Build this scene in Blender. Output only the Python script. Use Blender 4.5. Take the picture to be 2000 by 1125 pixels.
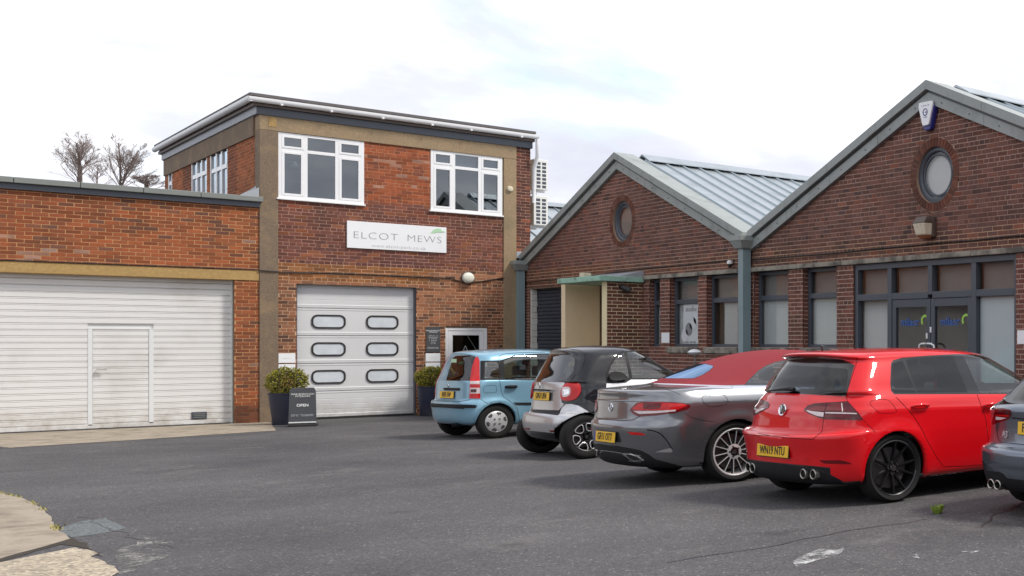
import bpy, bmesh, math, random
from mathutils import Vector, Matrix, noise
from mathutils.geometry import tessellate_polygon
from mathutils.bvhtree import BVHTree
R = math.radians
random.seed(7)
SC = bpy.context.scene
for o in list(bpy.data.objects): bpy.data.objects.remove(o)
COL = SC.collection

# ---------------------------------------------------------------- camera, sky, sun, exposure
CZ = 1.746                                   # camera height above the foot of the garages
F_PX, HOR, CXP = 2160.0, 666.0, 2230.0       # focal length, horizon and principal column of the 2000 px wide photograph
HEAD = math.atan2(1780, 2160)
FW = Vector((math.cos(HEAD), math.sin(HEAD))); RT = Vector((math.sin(HEAD), -math.cos(HEAD)))
cam = bpy.data.cameras.new('camera'); cam.sensor_width = 36; cam.lens = F_PX / 2000 * 36
cam.shift_x = (1000 - CXP) / 2000; cam.shift_y = (HOR - 562.5) / 2000
cam.clip_start = 0.1; cam.clip_end = 3000
camo = bpy.data.objects.new('camera', cam); COL.objects.link(camo)
camo.location = (0, 0, CZ); camo.rotation_euler = (R(90), 0, HEAD - R(90)); SC.camera = camo

SUN_EL, SUN_AZ = R(52), math.atan2(-0.72, 0.69)      # sun veiled by cloud, to the right of the camera, over the hall
w = bpy.data.worlds.new('World'); SC.world = w; w.use_nodes = True
nt = w.node_tree; nt.nodes.clear()
def wn(t, **k):
    n = nt.nodes.new(t)
    for a, b in k.items(): setattr(n, a, b)
    return n
out = wn('ShaderNodeOutputWorld'); bg = wn('ShaderNodeBackground'); nt.links.new(bg.outputs[0], out.inputs[0])
sky = wn('ShaderNodeTexSky', sky_type='NISHITA', sun_disc=False, sun_elevation=SUN_EL, sun_rotation=math.pi/2 - SUN_AZ)
skym = wn('ShaderNodeVectorMath', operation='SCALE'); skym.inputs[3].default_value = 0.13; nt.links.new(sky.outputs[0], skym.inputs[0])
tc = wn('ShaderNodeTexCoord'); sep = wn('ShaderNodeSeparateXYZ'); nt.links.new(tc.outputs['Generated'], sep.inputs[0])
def wm(op, a, b):
    n = wn('ShaderNodeMath', operation=op)
    for i, v in enumerate((a, b)):
        if isinstance(v, (int, float)): n.inputs[i].default_value = v
        else: nt.links.new(v, n.inputs[i])
    return n.outputs[0]
zz = wm('ADD', wm('ABSOLUTE', sep.outputs[2], 0), 0.22)
cmb = wn('ShaderNodeCombineXYZ')
nt.links.new(wm('DIVIDE', sep.outputs[0], zz), cmb.inputs[0]); nt.links.new(wm('DIVIDE', sep.outputs[1], zz), cmb.inputs[1])
def wnoise(scale, detail, off, rough=0.55):
    mp = wn('ShaderNodeMapping'); mp.inputs['Location'].default_value = off; nt.links.new(cmb.outputs[0], mp.inputs[0])
    n = wn('ShaderNodeTexNoise'); n.inputs['Scale'].default_value = scale; n.inputs['Detail'].default_value = detail; n.inputs['Roughness'].default_value = rough
    n.inputs['Distortion'].default_value = 0.3
    nt.links.new(mp.outputs[0], n.inputs['Vector']); return n.outputs[0]
def wramp(v, stops):
    n = wn('ShaderNodeValToRGB'); e = n.color_ramp.elements
    while len(e) < len(stops): e.new(0.5)
    for i, (p, c) in enumerate(stops): e[i].position = p; e[i].color = (*c, 1)
    nt.links.new(v, n.inputs[0]); return n.outputs[0]
cloudc = wramp(wnoise(1.1, 7, (3.1, 1.7, 0)), [(0.32, (0.34, 0.352, 0.41)), (0.46, (0.425, 0.435, 0.48)), (0.60, (0.66, 0.665, 0.68)), (0.8, (1.05, 1.045, 1.03))])
cover = wramp(wnoise(0.8, 6, (8.3, 4.2, 0)), [(0.30, (0.3, 0.3, 0.3)), (0.41, (1, 1, 1))])
mix = wn('ShaderNodeMixRGB'); nt.links.new(cover, mix.inputs[0]); nt.links.new(skym.outputs[0], mix.inputs[1]); nt.links.new(cloudc, mix.inputs[2])
nt.links.new(mix.outputs[0], bg.inputs[0]); bg.inputs[1].default_value = 1.0
sl = bpy.data.lights.new('sun', 'SUN'); sl.energy = 1.5; sl.angle = R(10); sl.color = (1.0, 0.95, 0.87)
slo = bpy.data.objects.new('sun', sl); COL.objects.link(slo)
sd = Vector((math.cos(SUN_AZ) * math.cos(SUN_EL), math.sin(SUN_AZ) * math.cos(SUN_EL), math.sin(SUN_EL)))
slo.rotation_euler = sd.to_track_quat('Z', 'Y').to_euler(); slo.location = sd * 60
SC.view_settings.view_transform = 'Standard'; SC.view_settings.look = 'None'; SC.view_settings.gamma = 1
SC.view_settings.exposure = 1.12
SC.cycles.max_bounces = 7; SC.cycles.transparent_max_bounces = 16; SC.cycles.caustics_reflective = False; SC.cycles.caustics_refractive = False

# ---------------------------------------------------------------- points on real planes from the survey of the photograph
def ray(x, y):
    t = (x - CXP) / F_PX
    return Vector((FW.x + RT.x * t, FW.y + RT.y * t, (HOR - y) / F_PX))
Y1, X3 = 29.65, 11.59                        # front of the garages (faces -Y) and front of the hall (faces -X)
def onY(x, y, Y=Y1):
    r = ray(x, y); r = r * (Y / r.y); r.z += CZ; return r
def onX(x, y, X=X3):
    r = ray(x, y); r = r * (X / r.x); r.z += CZ; return r
def gz(Y): return 0.311 - 0.0105 * max(-60.0, min(60.0, Y))      # the yard falls gently towards the garages
def onG(x, y):
    r = ray(x, y); s = -1.435 / (r.z + 0.0105 * r.y); r = r * s; r.z = gz(r.y); return r

# ---------------------------------------------------------------- helpers
def tag(o, label=None, cat=None, group=None, kind=None):
    if label: o['label'] = label
    if cat: o['category'] = cat
    if group: o['group'] = group
    if kind: o['kind'] = kind
    return o
def empty(name, loc=(0, 0, 0), rz=0.0):
    o = bpy.data.objects.new(name, None); COL.objects.link(o); o.location = loc; o.rotation_euler = (0, 0, rz)
    o.empty_display_size = 0.2; return o
def link(name, me, parent=None, loc=None):
    o = bpy.data.objects.new(name, me); COL.objects.link(o)
    if parent: o.parent = parent
    if loc: o.location = loc
    return o
class MB:
    def __init__(s): s.v = []; s.f = []; s.c = []; s.m = []; s.mi = 0; s.col = None
    def face(s, idx):
        s.f.append(idx); s.m.append(s.mi); s.c.append(s.col)
    def poly(s, pts):
        n = len(s.v); s.v += [tuple(p) for p in pts]; s.face(tuple(range(n, n + len(pts)))); return s
    def hexa(s, p, skip=()):
        # p: 8 corners, bottom ring 0-3 then top ring 4-7
        n = len(s.v); s.v += [tuple(q) for q in p]
        for i, f in enumerate(((3, 2, 1, 0), (4, 5, 6, 7), (0, 1, 5, 4), (1, 2, 6, 5), (2, 3, 7, 6), (3, 0, 4, 7))):
            if i not in skip: s.face(tuple(n + k for k in f))
        return s
    def box(s, a, b, skip=()):
        x0, x1 = sorted((a[0], b[0])); y0, y1 = sorted((a[1], b[1])); z0, z1 = sorted((a[2], b[2]))
        return s.hexa([(x0, y0, z0), (x1, y0, z0), (x1, y1, z0), (x0, y1, z0), (x0, y0, z1), (x1, y0, z1), (x1, y1, z1), (x0, y1, z1)], skip)
    def prism(s, pts, off, caps=True):
        n = len(s.v); k = len(pts); off = Vector(off)
        s.v += [tuple(p) for p in pts] + [tuple(Vector(p) + off) for p in pts]
        for i in range(k):
            j = (i + 1) % k; s.face((n + i, n + j, n + k + j, n + k + i))
        if caps:
            s.face(tuple(n + i for i in reversed(range(k)))); s.face(tuple(n + k + i for i in range(k)))
        return s
    def tube(s, pts, r, n=8, cap=True):
        pts = [Vector(p) for p in pts]; rs = r if isinstance(r, (list, tuple)) else [r] * len(pts); rings = []
        ref = None
        for i, p in enumerate(pts):
            d = (pts[min(i + 1, len(pts) - 1)] - pts[max(i - 1, 0)]).normalized()
            if ref is None: ref = d.orthogonal().normalized()
            a = (ref - d * ref.dot(d))
            a = a.normalized() if a.length > 1e-6 else d.orthogonal().normalized()
            ref = a; b = d.cross(a); st = len(s.v)
            for k in range(n):
                t = 2 * math.pi * k / n; s.v.append(tuple(p + (a * math.cos(t) + b * math.sin(t)) * rs[i]))
            rings.append(st)
        for q in range(len(rings) - 1):
            for k in range(n):
                k2 = (k + 1) % n; s.face((rings[q] + k, rings[q] + k2, rings[q + 1] + k2, rings[q + 1] + k))
        if cap:
            s.face(tuple(rings[0] + k for k in reversed(range(n)))); s.face(tuple(rings[-1] + k for k in range(n)))
        return s
    def lathe(s, prof, org, axis='y', n=32, close=False):
        # prof: (radius, offset along axis)
        org = Vector(org); A = {'x': Vector((1, 0, 0)), 'y': Vector((0, 1, 0)), 'z': Vector((0, 0, 1))}[axis] if isinstance(axis, str) else Vector(axis).normalized()
        B = A.orthogonal().normalized(); Cc = A.cross(B); rings = []
        for r, t in prof:
            st = len(s.v); rings.append(st)
            for k in range(n):
                a = 2 * math.pi * k / n; s.v.append(tuple(org + A * t + (B * math.cos(a) + Cc * math.sin(a)) * r))
        m = len(rings)
        for q in range(m if close else m - 1):
            for k in range(n):
                k2 = (k + 1) % n; s.face((rings[q] + k, rings[q] + k2, rings[(q + 1) % m] + k2, rings[(q + 1) % m] + k))
        return s
    def mesh(s, name, mats, smooth=None, bev=0, weld=False):
        me = bpy.data.meshes.new(name); me.from_pydata(s.v, [], s.f)
        for m in (mats if isinstance(mats, (list, tuple)) else [mats]): me.materials.append(M[m] if isinstance(m, str) else m)
        if any(s.m): me.polygons.foreach_set('material_index', s.m)
        if any(c is not None for c in s.c):
            at = me.color_attributes.new('Col', 'FLOAT_COLOR', 'CORNER'); buf = []
            for p, c in zip(me.polygons, s.c):
                c = c or (1, 1, 1)
                buf += [c[0], c[1], c[2], 1.0] * p.loop_total
            at.data.foreach_set('color', buf)
        if bev or weld:
            bm = bmesh.new(); bm.from_mesh(me)
            if weld: bmesh.ops.remove_doubles(bm, verts=bm.verts, dist=1e-4)
            bmesh.ops.recalc_face_normals(bm, faces=bm.faces)
            if bev: bmesh.ops.bevel(bm, geom=[e for e in bm.edges if len(e.link_faces) == 2 and e.calc_face_angle(0) > 0.5], offset=bev, segments=2, profile=0.6, affect='EDGES', clamp_overlap=True)
            bm.to_mesh(me); bm.free()
        if smooth is not None:
            me.polygons.foreach_set('use_smooth', [True] * len(me.polygons)); me.set_sharp_from_angle(angle=R(smooth))
        me.update(); return me
    def build(s, name, mats, parent=None, smooth=None, bev=0, weld=False):
        return link(name, s.mesh(name, mats, smooth, bev, weld), parent)

# ---------------------------------------------------------------- materials
M = {}
def newmat(name):
    m = bpy.data.materials.new(name); m.use_nodes = True; n = m.node_tree; n.nodes.clear()
    o = n.nodes.new('ShaderNodeOutputMaterial'); b = n.nodes.new('ShaderNodeBsdfPrincipled'); n.links.new(b.outputs[0], o.inputs[0])
    M[name] = m; return m, n, b
def nnoise(n, scale, detail=3, coord='Object', rough=0.6, stretch=None):
    t = n.nodes.new('ShaderNodeTexCoord'); v = t.outputs[coord] if coord != 'Pos' else n.nodes.new('ShaderNodeNewGeometry').outputs['Position']
    if stretch:
        mp = n.nodes.new('ShaderNodeMapping'); mp.inputs['Scale'].default_value = stretch; n.links.new(v, mp.inputs[0]); v = mp.outputs[0]
    x = n.nodes.new('ShaderNodeTexNoise'); x.inputs['Scale'].default_value = scale; x.inputs['Detail'].default_value = detail; x.inputs['Roughness'].default_value = rough
    n.links.new(v, x.inputs['Vector']); return x.outputs[0]
def nramp(n, v, stops):
    r = n.nodes.new('ShaderNodeValToRGB'); e = r.color_ramp.elements
    while len(e) < len(stops): e.new(0.5)
    for i, (p, c) in enumerate(stops): e[i].position = p; e[i].color = (*c, 1) if not isinstance(c, float) else (c, c, c, 1)
    n.links.new(v, r.inputs[0]); return r.outputs[0]
def nmix(n, a, b, fac, mode='MIX'):
    x = n.nodes.new('ShaderNodeMixRGB'); x.blend_type = mode
    for i, v in enumerate((fac, a, b)):
        if isinstance(v, (int, float)): x.inputs[i].default_value = v
        elif isinstance(v, tuple): x.inputs[i].default_value = (*v, 1)
        else: n.links.new(v, x.inputs[i])
    return x.outputs[0]
def nbump(n, b, v, strength=0.3, dist=0.01):
    x = n.nodes.new('ShaderNodeBump'); x.inputs['Strength'].default_value = strength; x.inputs['Distance'].default_value = dist
    n.links.new(v, x.inputs['Height']); n.links.new(x.outputs[0], b.inputs['Normal']); return x
def simple(name, col, rough=0.5, metal=0.0, var=0.12, vs=6.0, bump=0.0, bs=60.0, coat=0.0, spec=0.5, coord='Object', dirt=None, ds=1.5, dlo=0.5, dhi=0.75):
    m, n, b = newmat(name)
    v = nnoise(n, vs, 4, coord)
    c = nmix(n, tuple(x * (1 - var) for x in col), tuple(min(1, x * (1 + var)) for x in col), v)
    if dirt: c = nmix(n, c, dirt, nramp(n, nnoise(n, ds, 5, coord), [(dlo, 0.0), (dhi, 1.0)]))
    n.links.new(c, b.inputs['Base Color']); b.inputs['Roughness'].default_value = rough; b.inputs['Metallic'].default_value = metal
    b.inputs['Coat Weight'].default_value = coat; b.inputs['Coat Roughness'].default_value = 0.03; b.inputs['Specular IOR Level'].default_value = spec
    if bump: nbump(n, b, nnoise(n, bs, 3, coord), bump, 0.01)
    return m
def glassmat(name, tint, ior=1.5, rough=0.0, boost=0.0, gloss=(1, 1, 1)):
    m = bpy.data.materials.new(name); m.use_nodes = True; n = m.node_tree; n.nodes.clear(); M[name] = m
    o = n.nodes.new('ShaderNodeOutputMaterial'); mx = n.nodes.new('ShaderNodeMixShader'); tr = n.nodes.new('ShaderNodeBsdfTransparent'); gl = n.nodes.new('ShaderNodeBsdfGlossy')
    tr.inputs[0].default_value = (*tint, 1); gl.inputs['Roughness'].default_value = rough; gl.inputs['Color'].default_value = (*gloss, 1)
    lw = n.nodes.new('ShaderNodeLayerWeight'); lw.inputs[0].default_value = .5      # Schlick's Fresnel, the same from both sides of a pane
    pw = n.nodes.new('ShaderNodeMath'); pw.operation = 'POWER'; pw.inputs[1].default_value = 4.5; n.links.new(lw.outputs['Facing'], pw.inputs[0])
    fr = n.nodes.new('ShaderNodeMath'); fr.operation = 'MULTIPLY_ADD'; fr.inputs[1].default_value = .95; fr.inputs[2].default_value = .045; n.links.new(pw.outputs[0], fr.inputs[0])
    ad = n.nodes.new('ShaderNodeMath'); ad.operation = 'ADD'; ad.use_clamp = True; ad.inputs[1].default_value = boost
    n.links.new(fr.outputs[0], ad.inputs[0]); n.links.new(ad.outputs[0], mx.inputs[0]); n.links.new(tr.outputs[0], mx.inputs[1]); n.links.new(gl.outputs[0], mx.inputs[2]); n.links.new(mx.outputs[0], o.inputs[0])
    return m
def brickmat(name, source):
    m, n, b = newmat(name)
    if source == 'attr':
        a = n.nodes.new('ShaderNodeAttribute'); a.attribute_name = 'Col'; c0 = a.outputs['Color']
    else:
        c0 = n.nodes.new('ShaderNodeObjectInfo').outputs['Color']
    c = nmix(n, c0, (0.62, 0.60, 0.58), nnoise(n, 45, 4, 'Pos'), 'MULTIPLY')
    c = nmix(n, c0, c, 0.75)
    c = nmix(n, c, (0.045, 0.038, 0.034), nramp(n, nnoise(n, 0.9, 6, 'Pos', 0.7), [(0.50, 0.0), (0.74, 0.6)]))
    c = nmix(n, c, (0.05, 0.042, 0.038), nramp(n, nnoise(n, 1.0, 5, 'Pos', 0.65, (2.6, 2.6, .28)), [(0.54, 0.0), (0.76, 0.5)]))
    c = nmix(n, c, (0.46, 0.40, 0.35), nramp(n, nnoise(n, 2.2, 6, 'Pos', 0.8), [(0.64, 0.0), (0.80, 0.45)]))
    n.links.new(c, b.inputs['Base Color']); b.inputs['Roughness'].default_value = 0.92
    b.inputs['Specular IOR Level'].default_value = 0.25
    nbump(n, b, nnoise(n, 90, 3, 'Pos'), 0.5, 0.006); return m
brickmat('brick', 'attr'); brickmat('brick_single', 'object')
def mortarmat(name, col):
    m, n, b = newmat(name)
    a = n.nodes.new('ShaderNodeAttribute'); a.attribute_name = 'Col'
    c = nmix(n, a.outputs['Color'], (0.55, 0.5, 0.45), nnoise(n, 14, 4, 'Pos'), 'MULTIPLY'); c = nmix(n, a.outputs['Color'], c, 0.6)
    n.links.new(c, b.inputs['Base Color']); b.inputs['Roughness'].default_value = 0.95; nbump(n, b, nnoise(n, 120, 3, 'Pos'), 0.5, 0.004)
mortarmat('mortar', None)
simple('concrete_brown', (0.195, 0.142, 0.098), 0.9, var=0.5, vs=26, bump=0.9, bs=60, coord='Pos', dirt=(0.29, 0.205, 0.12), ds=2.6, dlo=0.5, dhi=0.75)
simple('concrete_tan', (0.31, 0.225, 0.135), 0.9, var=0.42, vs=24, bump=0.6, bs=40, coord='Pos', dirt=(0.24, 0.18, 0.11), ds=1.8)
simple('concrete_yellow', (0.40, 0.26, 0.10), 0.9, var=0.35, vs=16, bump=0.6, bs=40, coord='Pos', dirt=(0.2, 0.14, 0.07), ds=1.2, dlo=0.55, dhi=0.8)
simple('concrete_grey', (0.30, 0.27, 0.22), 0.92, var=0.35, vs=14, bump=0.8, bs=50, coord='Pos', dirt=(0.10, 0.09, 0.075), ds=3.0, dlo=0.42, dhi=0.62)
simple('slab', (0.315, 0.265, 0.205), 0.9, var=0.35, vs=38, bump=0.6, bs=120, coord='Pos', dirt=(0.17, 0.14, 0.105), ds=2.8, dlo=0.46, dhi=0.70)
simple('white_upvc', (0.82, 0.82, 0.83), 0.3, var=0.03)
simple('white_paint', (0.80, 0.79, 0.77), 0.45, var=0.05)
simple('white_block', (0.62, 0.60, 0.55), 0.8, var=0.2, vs=20, bump=0.6)
simple('door_white', (0.73, 0.725, 0.715), 0.38, var=0.06, vs=2.2, coord='Pos', dirt=(0.55, 0.53, 0.50), ds=1.1, dlo=0.52, dhi=0.85)
simple('door_trim', (0.70, 0.72, 0.725), 0.35, var=0.06)
simple('panel_grey', (0.66, 0.66, 0.67), 0.4, var=0.05, vs=2)
simple('panel_seam', (0.62, 0.62, 0.63), 0.4, var=0.05, vs=2)
simple('obscured_pane', (0.62, 0.66, 0.70), 0.25, var=0.22, vs=5)
simple('black_rubber', (0.025, 0.022, 0.022), 0.6, var=0.2)
simple('anthracite', (0.062, 0.072, 0.09), 0.42, var=0.08)
simple('fascia_dark', (0.075, 0.085, 0.105), 0.5, var=0.1)
simple('felt', (0.115, 0.105, 0.105), 0.8, var=0.2, vs=10, bump=0.3)
simple('flash_grey', (0.20, 0.215, 0.20), 0.5, var=0.12, vs=4)
simple('barge', (0.28, 0.305, 0.295), 0.42, var=0.1, vs=5, coord='Pos', dirt=(0.17, 0.185, 0.17), ds=2.2, dlo=0.52, dhi=0.8)
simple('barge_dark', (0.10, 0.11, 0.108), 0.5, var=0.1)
simple('pipe', (0.21, 0.285, 0.305), 0.35, var=0.08, vs=3)
simple('roof_metal', (0.42, 0.465, 0.50), 0.33, 0.5, var=0.1, vs=3, coord='Pos', dirt=(0.27, 0.31, 0.32), ds=1.3, dlo=0.5, dhi=0.8)
simple('roof_seam', (0.34, 0.40, 0.43), 0.35, 0.4, var=0.06)
simple('cream', (0.76, 0.61, 0.41), 0.85, var=0.06, vs=4, bump=0.25, coord='Pos')
simple('cream_light', (0.76, 0.66, 0.42), 0.8, var=0.06)
simple('copper_green', (0.30, 0.50, 0.40), 0.7, var=0.3, vs=8, dirt=(0.08, 0.10, 0.07), ds=4.5, dlo=0.52, dhi=0.70)
simple('lead', (0.34, 0.36, 0.39), 0.55, var=0.15)
simple('shutter_navy', (0.035, 0.042, 0.06), 0.4, var=0.1)
simple('cable', (0.03, 0.022, 0.02), 0.6)
simple('interior_dark', (0.02, 0.018, 0.016), 0.9)
simple('interior_room', (0.27, 0.255, 0.235), 0.9, var=0.4, vs=1.2)
simple('blind', (0.66, 0.71, 0.71), 0.7, var=0.05)
simple('film_blue', (0.60, 0.74, 0.79), 0.6, var=0.04)
simple('pane_backing', (0.25, 0.235, 0.225), 0.8, var=0.1, vs=3)
simple('film_grey', (0.52, 0.54, 0.55), 0.6, var=0.05)
simple('sign_white', (0.84, 0.85, 0.87), 0.35, var=0.02)
simple('sign_grey', (0.065, 0.068, 0.075), 0.5, var=0.08)
simple('ink_grey', (0.20, 0.20, 0.22), 0.6)
simple('ink_pale', (0.55, 0.56, 0.58), 0.6)
simple('ink_white', (0.8, 0.8, 0.8), 0.6)
simple('ink_black', (0.015, 0.015, 0.015), 0.5)
simple('ink_blue', (0.03, 0.10, 0.32), 0.5)
simple('ink_lime', (0.35, 0.62, 0.08), 0.5)
simple('leaf_green', (0.45, 0.68, 0.45), 0.5)
simple('alarm_blue', (0.025, 0.03, 0.22), 0.3)
simple('lamp_glass', (0.75, 0.74, 0.64), 0.3, var=0.04)
simple('lamp_brown', (0.10, 0.07, 0.055), 0.5)
simple('lamp_cream', (0.66, 0.58, 0.44), 0.5, dirt=(0.42, 0.26, 0.13), ds=9, dlo=0.55, dhi=0.75)
simple('rust', (0.38, 0.15, 0.06), 0.8, var=0.3)
simple('pot_navy', (0.014, 0.018, 0.042), 0.5, var=0.15)
simple('soil', (0.03, 0.022, 0.015), 0.95)
simple('steel', (0.55, 0.55, 0.55), 0.3, 0.9)
def grime(name, col, ztop):
    # dirt splashed up from the yard, patchy, thicker towards the foot of the door
    m = M[name]; n = m.node_tree; b = [x for x in n.nodes if x.type == 'BSDF_PRINCIPLED'][0]; src = b.inputs['Base Color'].links[0].from_socket
    g = n.nodes.new('ShaderNodeNewGeometry'); sp = n.nodes.new('ShaderNodeSeparateXYZ'); n.links.new(g.outputs['Position'], sp.inputs[0])
    mp = n.nodes.new('ShaderNodeMapRange'); mp.inputs[1].default_value = ztop; mp.inputs[2].default_value = 0.0; n.links.new(sp.outputs[2], mp.inputs[0])
    mu = n.nodes.new('ShaderNodeMath'); mu.operation = 'MULTIPLY'; n.links.new(mp.outputs[0], mu.inputs[0]); n.links.new(nramp(n, nnoise(n, 3.0, 6, 'Pos', .7), [(.38, 0.0), (.7, .75)]), mu.inputs[1])
    n.links.new(nmix(n, src, col, mu.outputs[0]), b.inputs['Base Color'])
grime('door_white', (.30, .25, .19), .55); grime('panel_grey', (.26, .22, .17), .5); grime('pot_navy', (.10, .09, .08), .3)
glassmat('window_glass', (0.34, 0.38, 0.42), boost=0.13, gloss=(.86, .93, 1.0))
glassmat('hall_glass', (0.86, 0.86, 0.85), rough=0.06, boost=0.03)
glassmat('door_glass', (0.35, 0.35, 0.35), 1.5)
# ---------------------------------------------------------------- brickwork
BL, BH, MJ = 0.212, 0.062, 0.0135
class Plane:
    def __init__(s, kind, pos): s.k = kind; s.p = pos
    def pt(s, u, d, z): return (u, s.p + d, z) if s.k == 'Y' else (s.p + d, u, z)
F1, F3 = Plane('Y', Y1), Plane('X', X3)
def jit(c, amt, rng):
    k = 1 + rng.uniform(-amt, amt); h = rng.uniform(-amt, amt) * 0.35
    return (max(0.01, c[0] * k * (1 + h)), max(0.01, c[1] * k), max(0.01, c[2] * k * (1 - h)))
class Brickwork:
    """Collects the bricks of one building; the nearest 300 become objects, the rest one joined part."""
    def __init__(s, seed): s.rng = random.Random(seed); s.bricks = []; s.mort = MB()
    def wall(s, pl, z0, z1, spans, colfn, mortfn, bond='stretcher', course=0.075, header_every=4, proud=0.0035, zoff=0.0, single=True):
        n = int(math.ceil((z1 - z0) / course)); rng = s.rng
        for i in range(n):
            a = z0 + i * course; b = min(a + course, z1)
            hdr = bond == 'garden' and i % header_every == 1
            L = (0.1025 if hdr else BL) + MJ
            off = (L / 2 if i % 2 else 0) + zoff + rng.uniform(-.012, .012)
            for (u0, u1) in spans((a + b) / 2):
                if u1 - u0 < 0.02: continue
                s.mort.col = mortfn((u0 + u1) / 2, a); 
                # mortar in pieces so that its colour follows the wall
                k = max(1, int((u1 - u0) / 0.8)); st = (u1 - u0) / k
                for q in range(k):
                    x0 = u0 + q * st; s.mort.col = mortfn(x0 + st / 2, a)
                    s.mort.poly([pl.pt(x0, proud, a), pl.pt(x0 + st, proud, a), pl.pt(x0 + st, proud, b), pl.pt(x0, proud, b)])
                j = math.floor((u0 - off) / L)
                while True:
                    x0 = off + j * L + MJ / 2; x1 = x0 + L - MJ; j += 1
                    if x0 > u1: break
                    full = x0 >= u0 and x1 <= u1 and b - a > course * .99 and not hdr
                    x0 = max(x0, u0); x1 = min(x1, u1)
                    if x1 - x0 < 0.02: continue
                    if bond == 'flemish' and (j + i) % 2 and x1 - x0 > .18:
                        xm = (x0 + x1) / 2; parts = [(x0, xm - .005), (xm + .005, x1)]; full = False
                    else: parts = [(x0, x1)]
                    for (p0, p1) in parts:
                        c = jit(colfn((p0 + p1) / 2, a, rng), 0.24, rng)
                        s.bricks.append((pl, p0, p1, a + MJ / 2, b - MJ / 2 if b - a > course * .9 else b, rng.uniform(-.003, .002), c, full and single))
    def finish(s, root, wall, n_single=300):
        cams = Vector((0, 0, CZ))
        def dist(b): return (Vector(b[0].pt((b[1] + b[2]) / 2, 0, b[3])) - cams).length
        idx = [i for i, b in enumerate(s.bricks) if b[7]]
        vis = []
        for i in idx:
            b = s.bricks[i]; p = Vector(b[0].pt((b[1] + b[2]) / 2, 0, b[3])); d = p.x * FW.x + p.y * FW.y
            x = CXP + F_PX * (p.x * RT.x + p.y * RT.y) / d; y = HOR - F_PX * (p.z - CZ) / d
            if 8 < x < 1992 and 0 < y < 690: vis.append((dist(b), i))
        vis.sort(); pick = {i for _, i in vis[:n_single]}
        mb = MB(); shared = {}
        for i, (pl, u0, u1, z0, z1, dd, c, full) in enumerate(s.bricks):
            if i in pick:
                if pl.k not in shared:
                    q = MB(); q.box(Plane(pl.k, 0).pt(-BL / 2, 0, -BH / 2), Plane(pl.k, 0).pt(BL / 2, 0.03, BH / 2), skip=(4,) if pl.k == 'Y' else (3,))
                    shared[pl.k] = q.mesh('brick', 'brick_single')
                o = link('brick', shared[pl.k], wall, pl.pt((u0 + u1) / 2, dd, (z0 + z1) / 2)); o.color = (*c, 1)
            else:
                mb.col = c; mb.box(pl.pt(u0, dd, z0), pl.pt(u1, 0.03, z1), skip=(4,) if pl.k == 'Y' else (3,))
        o = mb.build('brickwork', 'brick', root); tag(o, kind='stuff')
        s.mort.col = None
def cut(spans, holes):
    """spans minus holes (lists of (u0, u1))"""
    for h0, h1 in holes:
        nx = []
        for a, b in spans:
            if h1 <= a or h0 >= b: nx.append((a, b)); continue
            if h0 > a: nx.append((a, h0))
            if h1 < b: nx.append((h1, b))
        spans = nx
    return spans
def rects(base, holes):
    def f(z): return cut([base], [(h[0], h[1]) for h in holes if h[2] < z < h[3]])
    return f
def mixc(a, b, t): t = max(0, min(1, t)); return tuple(x + (y - x) * t for x, y in zip(a, b))
def nz(u, z, s, seed=0): return noise.noise(Vector((u * s, z * s, seed * 7.3))) * 0.5 + 0.5
def textmesh(name, body, size, mat, parent, loc, rot, spacing=1.0, sx=1.0, align='CENTER', ext=0.0015, bold=0.0):
    c = bpy.data.curves.new(name, 'FONT'); c.body = body; c.size = size; c.align_x = align; c.align_y = 'CENTER'; c.space_character = spacing; c.extrude = ext; c.offset = bold; c.resolution_u = 3
    t = bpy.data.objects.new('tmp', c); COL.objects.link(t); dg = bpy.context.evaluated_depsgraph_get()
    me = bpy.data.meshes.new_from_object(t.evaluated_get(dg)); bpy.data.objects.remove(t)
    me.materials.clear(); me.materials.append(M[mat]); o = link(name, me, parent); o.location = loc; o.rotation_euler = rot; o.scale = (sx, 1, 1); return o
def strokes(name, p, d, length, h, mat, parent, n, seed=3):
    rg = random.Random(seed); p = Vector(p); d = Vector(d); mb = MB(); t = 0.0; nrm = d.cross(Vector((0, 0, 1))); st = length / n
    for i in range(n):
        hh = h * rg.choice((.75, .78, .8, 1.0)); ww = st * rg.uniform(.55, .8)
        if rg.random() > .12:
            a = p + d * t; th = min(ww * .36, hh * .36)
            for (u0, u1, z0, z1) in ((0, th, 0, hh), (ww - th, ww, 0, hh * .62), (th, ww - th, hh * .3 if i % 2 else hh * .62 - th, hh * .3 + th if i % 2 else hh * .62)):
                mb.poly([a + d * u0 + Vector((0, 0, z0)), a + d * u1 + Vector((0, 0, z0)), a + d * u1 + Vector((0, 0, z1)), a + d * u0 + Vector((0, 0, z1))])
        t += st
    return mb.build(name, mat, parent)
ROT_F1 = (R(90), 0, 0)                 # text on a wall that faces -Y
ROT_F3 = (R(90), 0, R(-90))            # text on a wall that faces -X

# colours of the brick, by place on the walls
ORANGE = (0.37, 0.118, 0.050); ORANGE2 = (0.29, 0.082, 0.038); PURPLE = (0.155, 0.058, 0.042); BROWN = (0.22, 0.082, 0.044)
PINK = (0.36, 0.165, 0.098); DARK = (0.085, 0.042, 0.032); HALL = (0.215, 0.100, 0.077); HALL2 = (0.155, 0.077, 0.062); PALE = (0.47, 0.33, 0.24)

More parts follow.
